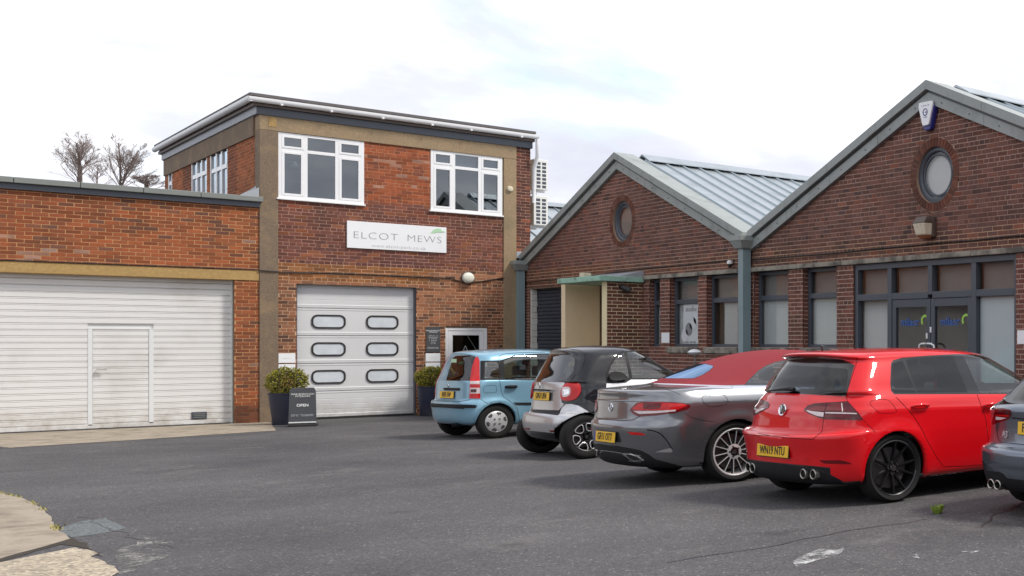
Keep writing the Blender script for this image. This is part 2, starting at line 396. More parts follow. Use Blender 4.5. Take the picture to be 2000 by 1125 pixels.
# ================================================================ the low garages
xL = -9.0; pierL, pierR = onY(458, 700).x, onY(506, 700).x
zl0, zl1 = onY(250, 540).z, onY(250, 519).z          # lintel
zc0, zc1, zc2 = onY(300, 390).z, onY(300, 379).z, onY(300, 368.5).z
gar = empty('garage_building', (0, 0, 0)); tag(gar, 'low flat-roofed orange brick garage with a wide white roller door', 'garage')
bw = Brickwork(11)
def low_col(u, z, r):
    t = nz(u, z, .55, 1)
    c = mixc(ORANGE, ORANGE2, t * 1.3 - .2)
    if r.random() < .10 + .25 * max(0, nz(u, z, .8, 5) - .5): c = mixc(c, (0.17, 0.085, 0.065), .7)
    if r.random() < .16 * max(0, nz(u, z, .9, 12) * 2 - .9) and z < 4.2: c = mixc(c, (0.46, 0.32, 0.26), .6)
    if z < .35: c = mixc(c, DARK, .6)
    return c
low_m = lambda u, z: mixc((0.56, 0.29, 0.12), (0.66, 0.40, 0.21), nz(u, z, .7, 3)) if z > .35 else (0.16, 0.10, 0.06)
gl = -3.4
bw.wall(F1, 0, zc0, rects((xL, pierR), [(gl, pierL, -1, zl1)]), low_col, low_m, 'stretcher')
wall = bw.mort.build('wall', 'mortar', gar)
bw.finish(gar, wall)
# wall core, jamb, roof
MB().box((xL, Y1 + .02, 0), (gl, Y1 + .28, zc0)).box((pierL, Y1 + .03, 0), (pierR, Y1 + .28, zl1)).box((xL, Y1 + .03, zl1), (pierR, Y1 + .28, zc0)).build('wall_core', 'concrete_brown', gar)
MB().box((xL, Y1 + .3, zc0 - .12), (pierR - .002, Y1 + 12, zc0 - .02)).build('roof', 'felt', gar)
MB().box((xL, Y1 + 11.8, 0), (pierR - .01, Y1 + 12.0, zc0 - .13)).build('rear_wall', 'concrete_brown', gar)
MB().box((gl - .3, Y1 - .015, zl0), (pierR, Y1 + .27, zl1)).build('lintel', 'concrete_yellow', gar, bev=.012)
# capping: grey flashing over a dark fascia, in lengths
xs = [xL, -4.2, -.6, onY(25, 355).x, onY(155, 360).x, onY(278, 370).x, onY(390, 378).x, pierR + .05]
for a, b in zip(xs[:-1], xs[1:]):
    MB().box((a + .004, Y1 - .13, zc1), (b - .004, Y1 + .35, zc2)).build('capping', 'flash_grey', gar, bev=.01)
MB().box((xL, Y1 - .06, zc0), (pierR, Y1 + .3, zc1 - .002)).build('fascia', 'fascia_dark', gar)
# roller door of horizontal slats with a wicket door
dY = Y1 + .17; gd = MB()
gdoor = MB().box((gl, dY + .045, 0), (pierL, dY + .06, zl0 + .1)).build('garage_door', 'door_white', gar)
slm = {}
def slat(u0, u1, z0, h, parent, k):
    mb = MB(); d = dY + .04
    pr = [(0, .016), (.008, .026), (.02, .031), (h * .55, .031), (h - .022, .030), (h - .012, .037), (h - .005, .030), (h - .002, .016)]
    pts = [(u0, d, z0)] + [(u0, d - p[1], z0 + p[0]) for p in pr] + [(u0, d, z0 + h - .003)]
    mb.prism(pts, (u1 - u0, 0, 0)); return mb.build('slat', 'door_white', parent)
wl, wr = onY(181, 740, dY).x, onY(291, 740, dY).x; wb, wt = onY(236, 829, dY).z, onY(236, 643, dY).z
wick = MB().box((wl - .07, dY + .0, wb), (wl, dY + .03, wt)).box((wr, dY + .0, wb), (wr + .07, dY + .03, wt)).box((wl - .07, dY - .002, wt), (wr + .07, dY + .03, wt + .02)).build('wicket_door', 'door_trim', gar, bev=.004)
z = 0.035; k = 0
MB().box((gl, dY + .0, 0.02), (pierL - .02, dY + .04, .105)).build('bottom_rail', 'door_white', gar, bev=.006)
z = .108; H_S = 0.1235
while z < zl0 + .05:
    h = H_S
    if z + h > wb and z < wt:
        slat(gl, wl - .07, z, h, gdoor, k); slat(wr + .07, pierL - .02, z, h, gdoor, k)
        if z > wb - .06: slat(wl + .004, wr - .004, max(z, wb + .01), min(h, wt - max(z, wb + .01)), wick, k)
    else: slat(gl, pierL - .02, z, h, gdoor, k)
    z += h; k += 1
hx, hz = onY(190, 721, dY).x, onY(190, 721, dY).z
MB().tube([(hx, dY - .01, hz), (hx, dY - .07, hz), (hx + .13, dY - .07, hz - .005)], .011).lathe([(.03, -.012), (.03, .0)], (hx, dY, hz - .085), 'y', 12).build('handle', 'steel', wick)
MB().box((pierL - .022, dY - .03, 0), (pierL - .004, dY + .05, zl0)).build('door_channel', 'door_trim', gar)
v0, v1 = onY(374, 819, dY), onY(404, 804, dY)
vent = MB().box((v0.x, dY - .012, v0.z), (v1.x, dY + .02, v1.z)).build('vent', 'anthracite', gar, bev=.004)
for q in range(3):
    zq = v0.z + .03 + q * .035; MB().box((v0.x + .03, dY - .022, zq), (v1.x - .03, dY - .012, zq + .014)).build('louvre', 'flash_grey', vent)

# ================================================================ two-storey workshop
XA, XB = pierR, onY(1036, 400).x            # left and right faces
ZR = onY(510, 224).z                        # underside of the fascia
ws = empty('two_storey_workshop'); tag(ws, 'two-storey brick workshop with white windows and a grey sectional door', 'workshop')
pX0, pX1 = XA + .002, onY(543, 500).x; qX0, qX1 = onY(983, 450).x, onY(1008, 450).x
def rect1(x0, y0, x1, y1, Y=Y1):
    a, b = onY(x0, y0, Y), onY(x1, y1, Y); return (a.x, b.x, b.z, a.z)
W1 = (onY(543, 300).x, onY(711, 300).x, (onY(544.6, 387).z + onY(711, 399).z) / 2, (onY(542, 255).z + onY(711, 279).z) / 2)
W2 = (onY(841, 300).x, onY(981, 300).x, (onY(841, 410).z + onY(981, 421.5).z) / 2, (onY(841, 291).z + onY(981, 307.5).z) / 2)
zb0 = W1[3] + .002                          # underside of the concrete band
SD = (onY(579, 700).x, onY(813, 700).x, 0, (onY(580, 552).z + onY(812, 562).z) / 2)
UD = (onY(870, 660).x, onY(952.5, 660).x, 0.0, onY(870, 640).z)
bw = Brickwork(23)
zs_or = onY(770, 402).z; zs_low = onY(700, 522).z
def two_col(u, z, r):
    if W1[1] - .05 < u < W2[0] + .05 and z > zs_or:
        c = mixc((0.43, 0.115, 0.045), (0.36, 0.10, 0.045), nz(u, z, 1.2, 2))
        if r.random() < .22: c = (0.30, 0.09, 0.05)
        if z > zs_or + .25 and z < W1[3] - .3 and r.random() < .16: c = mixc(c, (0.56, 0.36, 0.28), .6)
        return c
    if z > zs_low:
        t = nz(u, z, .5, 6); c = mixc((0.24, 0.088, 0.058), (0.15, 0.062, 0.055), t * 1.5 - .25)
        if r.random() < .15: c = (0.28, 0.10, 0.05)
        if z > zs_or - .3 and r.random() < .5: c = mixc(c, ORANGE2, .5)
        return c
    if z > SD[3] and u < SD[1] + .3: return mixc((0.36, 0.145, 0.052), (0.25, 0.10, 0.04), r.random())
    q = r.random()
    c = mixc((0.40, 0.185, 0.105), (0.33, 0.135, 0.07), nz(u, z, .7, 9)) if q > .3 else ((0.16, 0.075, 0.05) if q < .17 else (0.27, 0.105, 0.055))
    return c
def two_m(u, z):
    if W1[1] < u < W2[0] and z > zs_or: return (0.52, 0.25, 0.14)
    if z > zs_low: return mixc((0.55, 0.33, 0.25), (0.44, 0.25, 0.18), nz(u, z, .8, 4))
    return mixc((0.66, 0.44, 0.27), (0.62, 0.42, 0.29), nz(u, z, .8, 4))
bw.wall(F1, 0, zb0, rects((pX1, qX0), [(W1[0] - 1, W1[1], W1[2], W1[3] + 1), (W2[0], W2[1] + 1, W2[2], W2[3] + 1), SD, UD]), two_col, two_m, 'garden', header_every=5)
strip_c = lambda u, z, r: (0.15, 0.058, 0.045) if r.random() > .12 else (0.30, 0.095, 0.05)
wall = bw.mort.build('wall', 'mortar', ws); bw.mort = MB()
bw.wall(F1, onY(1020, 492).z, ZR, lambda z: [(qX1, XB)], strip_c, lambda u, z: (0.48, 0.29, 0.21), 'stretcher')
bw.mort.build('end_strip', 'mortar', ws); bw.mort = MB()
SW = Plane('X', XA)
YS1 = onX(322, 300, XA).y
def px_side(x): return onX(x, 300, XA).y
sw_h = [(px_side(404), px_side(374), onX(404, 375, XA).z - .6, onX(404, 301, XA).z), (px_side(444), px_side(410.5), onX(444, 375, XA).z - .6, onX(444, 282, XA).z), (px_side(336), px_side(328.5), onX(336, 375, XA).z - .6, onX(336, 332, XA).z)]
zsb = onX(505, 262, XA).z
def side_c(u, z, r):
    d = mixc((0.44, 0.15, 0.06), (0.40, 0.125, 0.05), nz(u, z, .8, 3))
    if px_side(463) < u < px_side(445) or px_side(374) < u < px_side(357): d = (0.25, 0.085, 0.045)
    return d
bw.wall(SW, zc0, zsb, rects((Y1 + .36, YS1), sw_h), side_c, lambda u, z: (0.56, 0.29, 0.16), 'stretcher')
bw.mort.build('side_wall', 'mortar', ws)
bw.finish(ws, wall)
# solid core behind the brick skins (leaves the openings free)
mb = MB()
D0, D1 = Y1 + .025, Y1 + .28
for a in [(XA + .03, W1[0] + .005, .0, ZR), (W1[1], W2[0], W1[2], ZR), (W2[1] - .005, XB - .002, 0, ZR), (W1[0], W2[1], zs_or - .6, min(W1[2], W2[2])), (W1[0], W1[1], W1[3], ZR), (W2[0], W2[1], W2[3], ZR),
          (pX1, SD[0], 0, 3.2), (SD[0], SD[1], SD[3], 3.2), (SD[1], UD[0], 0, 3.2), (UD[0], UD[1], UD[3], 3.2), (UD[1], XB - .01, 0, 3.2), (pX1, XB - .02, 3.2, zs_or - .6)]:
    mb.box((a[0], D0, a[2]), (a[1], D1, a[3]))
mb.box((XB - .25, Y1 + .28, 0), (XB, YS1, ZR)); mb.box((XA, YS1 - .2, 0), (XB - .25, YS1, ZR))
yy = [Y1 + .29] + [v for h in sorted(sw_h) for v in (h[0], h[1])] + [YS1 - .2]
for i in range(0, len(yy), 2): mb.box((XA + .03, yy[i], 0), (XA + .25, yy[i + 1], ZR))
for h in sw_h: mb.box((XA + .03, h[0], h[3]), (XA + .25, h[1], ZR))
mb.build('wall_core', 'concrete_brown', ws)
MB().box((XB, Y1 + .1, onY(1020, 492).z), (XB + .01, YS1, ZR)).build('end_render', 'concrete_brown', ws)
# rendered concrete frame: two piers, a band under the eaves, a pale repair patch
MB().box((pX0, Y1 - .03, 0), (pX1, Y1 + .35, zb0)).build('pier', 'concrete_brown', ws, bev=.012)
MB().box((qX0, Y1 - .028, 0), (qX1, Y1 + .2, zb0)).build('pier', 'concrete_tan', ws, bev=.012)
MB().box((pX0, Y1 - .034, zb0), (qX1, Y1 + .35, ZR + .01)).build('eaves_band', 'concrete_tan', ws, bev=.012)
MB().box((XA - .03, Y1 + .351, zsb), (XA + .2, YS1, ZR + .01)).build('eaves_band', 'concrete_brown', ws)
a, b = onY(524, 247), onY(539, 231); MB().box((a.x, Y1 - .04, a.z), (b.x, Y1 - .03, b.z)).build('repair_patch', 'concrete_yellow', ws, bev=.004)
MB().box((qX1, Y1 - .03, onY(1020, 505).z), (XB + .02, Y1 + .2, onY(1020, 492).z)).build('ledge', 'lead', ws, bev=.01)
MB().lathe([(.0, -.06), (.06, -.05), (.075, 0)], (onY(995, 369).x, Y1 - .028, onY(995, 369).z), 'y', 14).build('wall_boss', 'lamp_cream', ws, smooth=40)
# flat roof: dark fascia, white gutter, felt edge
zf1 = onY(510, 209).z; zg0, zg1 = onY(504, 203).z, onY(504, 193).z; zt = onY(503, 185).z
MB().box((XA - .04, Y1 - .06, ZR), (XB + .03, YS1 + .05, zf1)).build('fascia', 'fascia_dark', ws, bev=.006)
MB().box((XA - .06, Y1 - .03, ZR + .01), (XA - .041, YS1 + .06, zf1)).build('side_fascia', 'lead', ws)
MB().box((XA - .12, Y1 - .12, zf1), (XB + .06, YS1 + .12, zg0 + .02)).build('soffit', 'lamp_brown', ws)
MB().box((XA - .10, Y1 - .10, zg0 + .02), (XB + .04, YS1 + .1, zg1 + .02)).build('roof_deck', 'felt', ws)
MB().box((XA - .2, Y1 - .2, zg1 + .022), (XB + .06, YS1 + .15, zt)).build('roof_edge', 'felt', ws, bev=.01)
def gutter(p, q, out, name='gutter', mat='white_upvc'):
    p, q, out = Vector(p), Vector(q), Vector(out); mb = MB(); pr = []
    for k in range(9):
        a = math.pi * k / 8; pr.append((-.06 * math.cos(a) + .06, -.075 * math.sin(a)))
    pts = [p + out * x + Vector((0, 0, z)) for x, z in pr] + [p + out * .12 + Vector((0, 0, .03)), p + Vector((0, 0, .03))]
    mb.prism(pts, q - p); return mb.build(name, mat, ws, smooth=40)
zgm = zg1 - .03
gutter((XA - .22, Y1 - .12, zgm), (XB + .12, Y1 - .12, zgm), (0, -1, 0)); gutter((XA - .12, Y1 - .22, zgm), (XA - .12, YS1 + .2, zgm), (-1, 0, 0), mat='door_trim')
for x in (545, 642, 742, 838, 914, 1012):
    X = onY(x, 240).x; MB().box((X - .02, Y1 - .25, zgm - .085), (X + .02, Y1 - .12, zgm - .06)).build('gutter_bracket', 'white_upvc', ws)
dpx = XB + .10
MB().tube([(dpx, Y1 - .17, zgm - .05), (dpx, Y1 - .17, ZR - .2), (dpx + .0, Y1 + .05, ZR - .5), (dpx, Y1 + .05, onY(1040, 396).z)], .045, 10).build('downpipe', 'white_upvc', ws, smooth=40)
# lead flashing where the garage roof meets this wall
MB().poly([(XA - .006, Y1 + .2, zc2 + .01), (XA - .006, Y1 + 3.4, zc2 - .02), (XA - .006, Y1 + 2.6, zc2 + .1), (XA - .006, Y1 + .2, zc2 + .26)]).prism([(XA - .02, Y1 - .1, zc2), (XA - .32, Y1 - .1, zc2), (XA - .16, Y1 - .1, zc2 + .12), (XA - .02, Y1 - .1, zc2 + .2)], (0, .5, 0)).build('flashing', 'lead', ws)

def upvc_window(root, rect, Y, blindtop=0.0, clutter=None, cols=3):
    x0, x1, z0, z1 = rect; W, H = x1 - x0, z1 - z0; fw_ = .062
    win = MB().box((x0, Y - .03, z0), (x0 + fw_, Y + .05, z1)).box((x1 - fw_, Y - .03, z0), (x1, Y + .05, z1)).box((x0 + fw_, Y - .03, z0), (x1 - fw_, Y + .05, z0 + fw_)).box((x0 + fw_, Y - .03, z1 - fw_), (x1 - fw_, Y + .05, z1)).build('window', 'white_upvc', root, bev=.006)
    cx = [x0 + W * .31, x0 + W * .675]; zt = z0 + H * .74
    mu = MB()
    for c in cx: mu.box((c - .035, Y - .028, z0 + fw_), (c + .035, Y + .045, z1 - fw_))
    mu.build('mullion', 'white_upvc', win, bev=.004)
    ed = [x0 + fw_, cx[0] - .035, cx[0] + .035, cx[1] - .035, cx[1] + .035, x1 - fw_]
    for i in range(3):
        a, b = ed[2 * i], ed[2 * i + 1]
        MB().box((a, Y - .026, zt - .035), (b, Y + .04, zt + .035)).build('transom', 'white_upvc', win, bev=.004)
        for (p, q, s) in ((z0 + fw_, zt - .035, .05), (zt + .035, z1 - fw_, .045)):
            if i != 1:
                MB().box((a, Y - .034, p), (a + s, Y + .02, q)).box((b - s, Y - .034, p), (b, Y + .02, q)).box((a + s, Y - .034, p), (b - s, Y + .02, p + s)).box((a + s, Y - .034, q - s), (b - s, Y + .02, q)).build('sash', 'white_upvc', win, bev=.005)
            MB().poly([(a, Y, p), (b, Y, p), (b, Y, q), (a, Y, q)]).build('pane', 'window_glass', win)
            if blindtop and p > zt: MB().box((a, Y + .09, p), (b, Y + .10, q)).build('blind', 'film_grey', win)
    MB().box((x0 - .03, Y - .07, z0 - .035), (x1 + .02, Y + .02, z0)).build('sill', 'white_upvc', win, bev=.006)
    MB().box((x0 - .2, Y + .29, z0 - .2), (x1 + .2, Y + .3, z0 - .1)).build('inner_sill', 'white_paint', win)
    return win
upvc_window(ws, W1, Y1 + .02); upvc_window(ws, W2, Y1 + .02, blindtop=1)
MB().box((XA + .3, Y1 + 1.9, 3.6), (XB - .3, Y1 + 2.0, ZR)).box((XA + .3, Y1 + .3, 3.55), (XB - .3, Y1 + 2, 3.6)).build('room', 'interior_room', ws)
lx = onY(570, 320, Y1 + .3); MB().tube([(lx.x - .25, Y1 + .3, lx.z + .0), (lx.x + .02, Y1 + .3, lx.z + .05), (lx.x + .06, Y1 + .3, lx.z)], .015).lathe([(.02, .06), (.05, .0), (.10, -.07)], (lx.x + .05, Y1 + .3, lx.z), 'z', 14).build('desk_lamp', 'white_paint', ws)
def side_window(h, first):
    y0, y1, z0, z1 = h; X = XA + .02; f = .06
    win = MB().box((X - .02, y0, z0), (X + .05, y0 + f, z1)).box((X - .02, y1 - f, z0), (X + .05, y1, z1)).box((X - .02, y0 + f, z1 - f), (X + .05, y1 - f, z1)).box((X - .02, y0 + f, z0), (X + .05, y1 - f, z0 + f)).build('window', 'white_upvc', ws, bev=.006)
    n = 3 if y1 - y0 > .8 else 1; L = (y1 - y0 - 2 * f) / n; zt = z0 + (z1 - z0) * .72
    for i in range(n):
        a, b = y0 + f + i * L, y0 + f + (i + 1) * L
        if i: MB().box((X - .018, a - .05, z0 + f), (X + .045, a + .05, z1 - f)).build('mullion', 'white_upvc', win, bev=.004)
        MB().box((X - .016, a + .05, zt - .05), (X + .04, b - .05, zt + .05)).build('transom', 'white_upvc', win, bev=.004)
        MB().poly([(X + .01, a, z0 + f), (X + .01, b, z0 + f), (X + .01, b, z1 - f), (X + .01, a, z1 - f)]).build('pane', 'window_glass', win)
    MB().box((X + .12, y0, z0), (X + .13, y1, z1)).build('blind', 'white_paint', win)
for i, h in enumerate(sw_h): side_window(h, i == 0)
# sectional overhead door
sd = empty('sectional_door'); sd.parent = ws
x0, x1, z0, z1 = SD; dY2 = Y1 + .16
bounds = [onY(700, y, dY2).z for y in (817.5, 762, 709, 656, 603.5)] + [z1 + .1]; bounds[0] = .04
for i in range(5):
    a, b = bounds[i], bounds[i + 1]
    pn = MB(); pr = [(0, 0), (.012, -.03), (.075, -.034), (.085, -.026), (b - a - .05, -.026), (b - a - .04, -.032), (b - a - .008, -.03), (b - a - .002, 0)]
    if i < 1 or i > 3: 
        mid = [(t * (b - a), dd) for t in (.30, .5, .7) for dd in (-.026, -.021, -.026)]; mid = [(m + .006 * (q % 3 - 1), dd) for q, (m, dd) in enumerate(mid)]
        pr = pr[:4] + mid + pr[4:]
    pn.prism([(x0 + .004, dY2, a)] + [(x0 + .004, dY2 + d, a + t) for t, d in pr] + [(x0 + .004, dY2, b)], (x1 - x0 - .008, 0, 0))
    pno = pn.build('door_panel', 'panel_grey', sd)
    if 1 <= i <= 3:
        for (xa, xb) in ((608, 675), (715, 778)):
            ya = {3: (619, 648), 2: (671, 700), 1: (724, 754)}[i]
            p = onY(xa, ya[1], dY2 - .03); q = onY(xb, ya[0], dY2 - .03); cx_, cz_ = (p.x + q.x) / 2, (a + b) / 2 + .01; hw, hh = (q.x - p.x) / 2, .155
            def rr(hw, hh, r, Yq, n=6):
                o = []
                for (sx, sz, a0) in ((1, 1, 0), (-1, 1, 90), (-1, -1, 180), (1, -1, 270)):
                    for k in range(n + 1):
                        t = R(a0 + 90 * k / n); o.append((cx_ + sx * (hw - r) + r * math.cos(t), Yq, cz_ + sz * (hh - r) + r * math.sin(t)))
                return o
            o_, i_ = rr(hw, hh, .12, dY2 - .045), rr(hw - .035, hh - .035, .09, dY2 - .045); mb = MB(); n = len(o_)
            mb.v = o_ + i_ + [(v[0], dY2 - .02, v[2]) for v in o_] + [(v[0], dY2 - .02, v[2]) for v in i_]
            for k in range(n):
                j = (k + 1) % n; mb.face((k, j, n + j, n + k)); mb.face((k, 2 * n + k, 2 * n + j, j)); mb.face((n + k, n + j, 3 * n + j, 3 * n + k))
            fr = mb.build('window_gasket', 'black_rubber', pno)
            MB().poly([(v[0], dY2 - .034, v[2]) for v in rr(hw - .03, hh - .03, .095, 0)]).build('pane', 'obscured_pane', pno)
MB().box((x0, dY2 - .02, 0), (x1, dY2 + .03, .038)).build('bottom_seal', 'black_rubber', sd)
for a, b in ((x0 - .0, x0 + .02), (x1 - .02, x1)):
    MB().box((a, Y1 + .03, 0), (b, dY2 - .03, z1)).build('door_guide', 'anthracite', sd)
# white plastic side door with a dark pane
x0, x1, z0, z1 = UD; Yd = Y1 + .06
ud = MB().box((x0, Yd - .03, 0), (x0 + .07, Yd + .05, z1)).box((x1 - .07, Yd - .03, 0), (x1, Yd + .05, z1)).box((x0 + .07, Yd - .03, z1 - .07), (x1 - .07, Yd + .05, z1)).build('side_door', 'white_upvc', ws, bev=.008)
MB().box((x0 + .075, Yd - .02, .03), (x0 + .17, Yd + .03, z1 - .075)).box((x1 - .17, Yd - .02, .03), (x1 - .075, Yd + .03, z1 - .075)).box((x0 + .17, Yd - .02, z1 - .18), (x1 - .17, Yd + .03, z1 - .075)).box((x0 + .17, Yd - .02, .03), (x1 - .17, Yd + .03, .25)).box((x0 + .17, Yd - .02, .9), (x1 - .17, Yd + .03, 1.0)).build('door_leaf', 'white_upvc', ud, bev=.006)
MB().poly([(x0 + .17, Yd, .25), (x1 - .17, Yd, .25), (x1 - .17, Yd, z1 - .18), (x0 + .17, Yd, z1 - .18)]).build('pane', 'door_glass', ud)
MB().box((x0, Yd + .5, 0), (x1, Yd + .52, z1)).build('hall_inside', 'interior_dark', ud)
c = onY(909, 683, Yd - .004)
textmesh('lettering', 'A', .27, 'ink_pale', ud, (c.x, Yd - .004, c.z), ROT_F1, bold=-.008)
strokes('lettering', (c.x - .12, Yd - .004, c.z - .19), (1, 0, 0), .24, .06, 'ink_pale', ud, 7)
MB().tube([(c.x + .05, Yd - .006, z1 - .2), (c.x + .3, Yd - .006, c.z - .12)], .006, 5).build('string', 'flash_grey', ud)

# ================================================================ the hall: brick gables with seamed metal roofs
hall = empty('gabled_brick_hall'); tag(hall, 'dark brick hall with two pointed gables and grey seamed metal roofs', 'hall')
YP = [onX(1210, 307).y, onX(1820, 165).y]; HALF = (YP[0] - YP[1]) / 2; YV = (YP[0] + YP[1]) / 2
ZPK = CZ + 4.11; ZEV = CZ + 1.98; SL = (ZPK - ZEV) / HALF
YEND0, YEND1 = YV + 2 * HALF, YP[1] - HALF
def rz(y):  # roof line of the gables
    d = min(abs(y - YP[0]), abs(y - YP[1])); return ZPK - SL * d
def px3(x): return onX(x, 600).y
z_lt, z_lb = (onX(1280, 538).z + onX(2000, 481).z) / 2, (onX(1280, 546).z + onX(1984, 493).z) / 2
z_sill = CZ + onX(1480, 679).z - CZ
BF = (px3(1984), px3(1666.5), -.2, z_lb)
WN = [(px3(1289), px3(1268)), (px3(1363), px3(1308)), (px3(1441), px3(1380)), (px3(1539.5), px3(1472)), (px3(1634), px3(1568))]
# porch and shutter on the left bay
Yc = px3(1254)                                   # outer face of the right porch wall meets the hall here
def X_at(px, Y): t = (px - CXP) / F_PX; return Y * (FW.x + RT.x * t) / (FW.y + RT.y * t)
XPW = X_at(1185, Yc + .0)                        # end of the porch walls
XCN = X_at(1170.8, Yc - .12)                     # outer edge of the canopy
z_can0 = (ray(1170.8, 548.4) * ((Yc - .12) / ray(1170.8, 548.4).y)).z + CZ; z_can1 = (ray(1170.8, 537.6) * ((Yc - .12) / ray(1170.8, 537.6).y)).z + CZ
Ypl = onX(1104, 600, XPW).y                      # inner face of the left porch wall
Ycl = onX(1088, 545, XCN).y
SH = (Ypl + .02, px3(1034), -.2, onX(1060, 563).z)
PO = (Yc, Ypl + .2, -.2, z_can0)
R1 = (onX(1215, 432).y, onX(1215, 432).z); R2 = (onX(1825, 341).y, onX(1825, 341).z)
RO, RI = .60, .455
bw = Brickwork(37)
def hall_c(u, z, r):
    t = nz(u, z, .45, 2); c = mixc(HALL, HALL2, t * 1.6 - .3)
    q = r.random()
    if q < .08: c = mixc(c, (0.27, 0.10, 0.065), .7)
    elif q < .14: c = mixc(c, (0.10, 0.058, 0.052), .8)
    if z < z_lb and u < Yc + .2: c = mixc(c, (0.215, 0.085, 0.062), .75)
    if z < z_lt + .3 and u > Yc + 1.4: c = mixc(c, (0.20, 0.085, 0.045), .5)
    return c
def hall_m(u, z):
    c = mixc((0.54, 0.37, 0.30), (0.35, 0.225, 0.185), nz(u, z, .5, 8) * 1.4 - .2)
    if z < z_lb: c = (0.58, 0.44, 0.37)
    elif z < z_lt + .35: c = (0.60, 0.41, 0.27)
    if u > Yc + 2 and z > z_lt + .3: c = mixc(c, (0.34, 0.20, 0.16), .5)
    return c
def hall_sp(z):
    sp = [(YEND1, YEND0)]
    if z > ZEV - .1:
        d = (ZPK - .22 - z) / SL; sp = [(y - d, y + d) for y in YP] if d > 0 else []
        sp = [(max(a, YEND1), min(b, YEND0)) for a, b in sp]
        if len(sp) == 2 and sp[1][1] > sp[0][0]: sp = [(sp[1][0], sp[0][1])]
    hs = []
    for (cy, cz) in (R1, R2):
        if abs(z - cz) < RO: q = math.sqrt(RO * RO - (z - cz) ** 2); hs.append((cy - q, cy + q))
    if z < z_lb: hs += [w for w in WN if z > z_sill] + [BF[:2]]
    if z_lb - .03 < z < z_lt: hs.append((YEND1, Yc + .05))
    if z < SH[3]: hs.append(SH[:2])
    if z < z_can0: hs.append((PO[0], PO[1]))
    return cut(sp, hs)
bw.wall(F3, -.1, ZPK, hall_sp, hall_c, hall_m, 'garden', header_every=4)
REV = .16
for (a, b) in WN: bw.wall(Plane('Y', b), z_sill, z_lb, lambda z: [(X3 + .032, X3 + REV)], hall_c, hall_m, single=False)
bw.wall(Plane('Y', Yc), -.1, z_can0, lambda z: [(XPW + .01, X3 - .002)], hall_c, lambda u, z: (0.50, 0.35, 0.28), 'stretcher')
bw.wall(Plane('Y', SH[1]), -.1, SH[3], lambda z: [(X3 + .032, X3 + .3)], hall_c, hall_m, single=False)
wall = bw.mort.build('wall', 'mortar', hall)
bw.finish(hall, wall, 300)
# soldier rings of brick round the two portholes
rng = random.Random(5)
for (cy, cz) in (R1, R2):
    n = 44
    ringm = MB()
    for k in range(n):
        a0, a1 = 2 * math.pi * k / n, 2 * math.pi * (k + 1) / n
        ringm.col = (0.40, 0.27, 0.20); ringm.poly([(X3 + .008, cy + r * math.cos(a), cz + r * math.sin(a)) for r, a in ((RI, a0), (RO + .01, a0), (RO + .01, a1), (RI, a1))])
        ringm.poly([(X3 + d, cy + RI * math.cos(a), cz + RI * math.sin(a)) for d, a in ((0.0, a0), (.2, a0), (.2, a1), (.0, a1))])
    ringm.build('ring_mortar', 'mortar', hall)
    g = .07
    for k in range(n):
        a0, a1 = 2 * math.pi * (k + g) / n, 2 * math.pi * (k + 1 - g) / n; q = MB(); c = jit((0.17, 0.07, 0.048), .25, rng)
        p = [(X3 - .002, cy + r * math.cos(a), cz + r * math.sin(a)) for r, a in ((RI, a0), (RO - .01, a0), (RO - .01, a1), (RI, a1))]
        q.hexa([(v[0] + .08, v[1], v[2]) for v in p] + p); o = q.build('brick', 'brick_single', hall); o.color = (*c, 1)
    fr = MB().lathe([(RI, .05), (RI - .06, .045), (RI - .085, .07), (RI - .085, .12)], (X3, cy, cz), 'x', 40).build('round_window', 'anthracite', hall, smooth=35)
    MB().lathe([(RI - .10, .072), (RI - .13, .068), (RI - .145, .09), (RI - .145, .12)], (X3, cy, cz), 'x', 40).build('sash', 'anthracite', fr, smooth=35)
    MB().poly([(X3 + .085, cy + (RI - .085) * math.cos(R(9 * k)), cz + (RI - .085) * math.sin(R(9 * k))) for k in range(40)]).build('pane', 'hall_glass', fr)
    MB().box((X3 + .13, cy - RI, cz - RI), (X3 + .14, cy + RI, cz + RI)).build('blind', 'film_grey' if cy < YV else 'interior_room', fr)
# wall core (blocks light), floor of the rooms, end walls
mb = MB(); Xa, Xb = X3 + .025, X3 + .28
segs = sorted([WN[0], WN[1], WN[2], WN[3], WN[4], BF[:2]])
e = YEND1
for a, b in segs: mb.box((Xa, e, -.2), (Xb, a - .001, z_lb)); e = b + .035
mb.box((Xa, e, -.2), (Xb, PO[0], z_lb)); mb.box((Xa, PO[1], -.2), (Xb, SH[0], z_lb)); mb.box((Xa, SH[1], -.2), (Xb, YEND0, z_lb)); mb.box((Xa, YEND1, z_lb), (Xb, YEND0, ZEV - .25))
for (a, b) in WN: mb.box((Xa, a, -.2), (Xb, b, z_sill - .01))
mb.box((Xa, SH[0], SH[3]), (Xb, SH[1], z_lb)); mb.box((Xa, PO[0], z_can0 - .02), (Xb, PO[1], z_lb))
XBK = 30.0
mb.box((Xb, YEND1, -.2), (XBK, YEND1 + .25, ZEV - .1)); mb.box((XBK - .25, YEND1, -.2), (XBK, YEND0, ZEV - .1))
mb.build('wall_core', 'concrete_brown', hall)
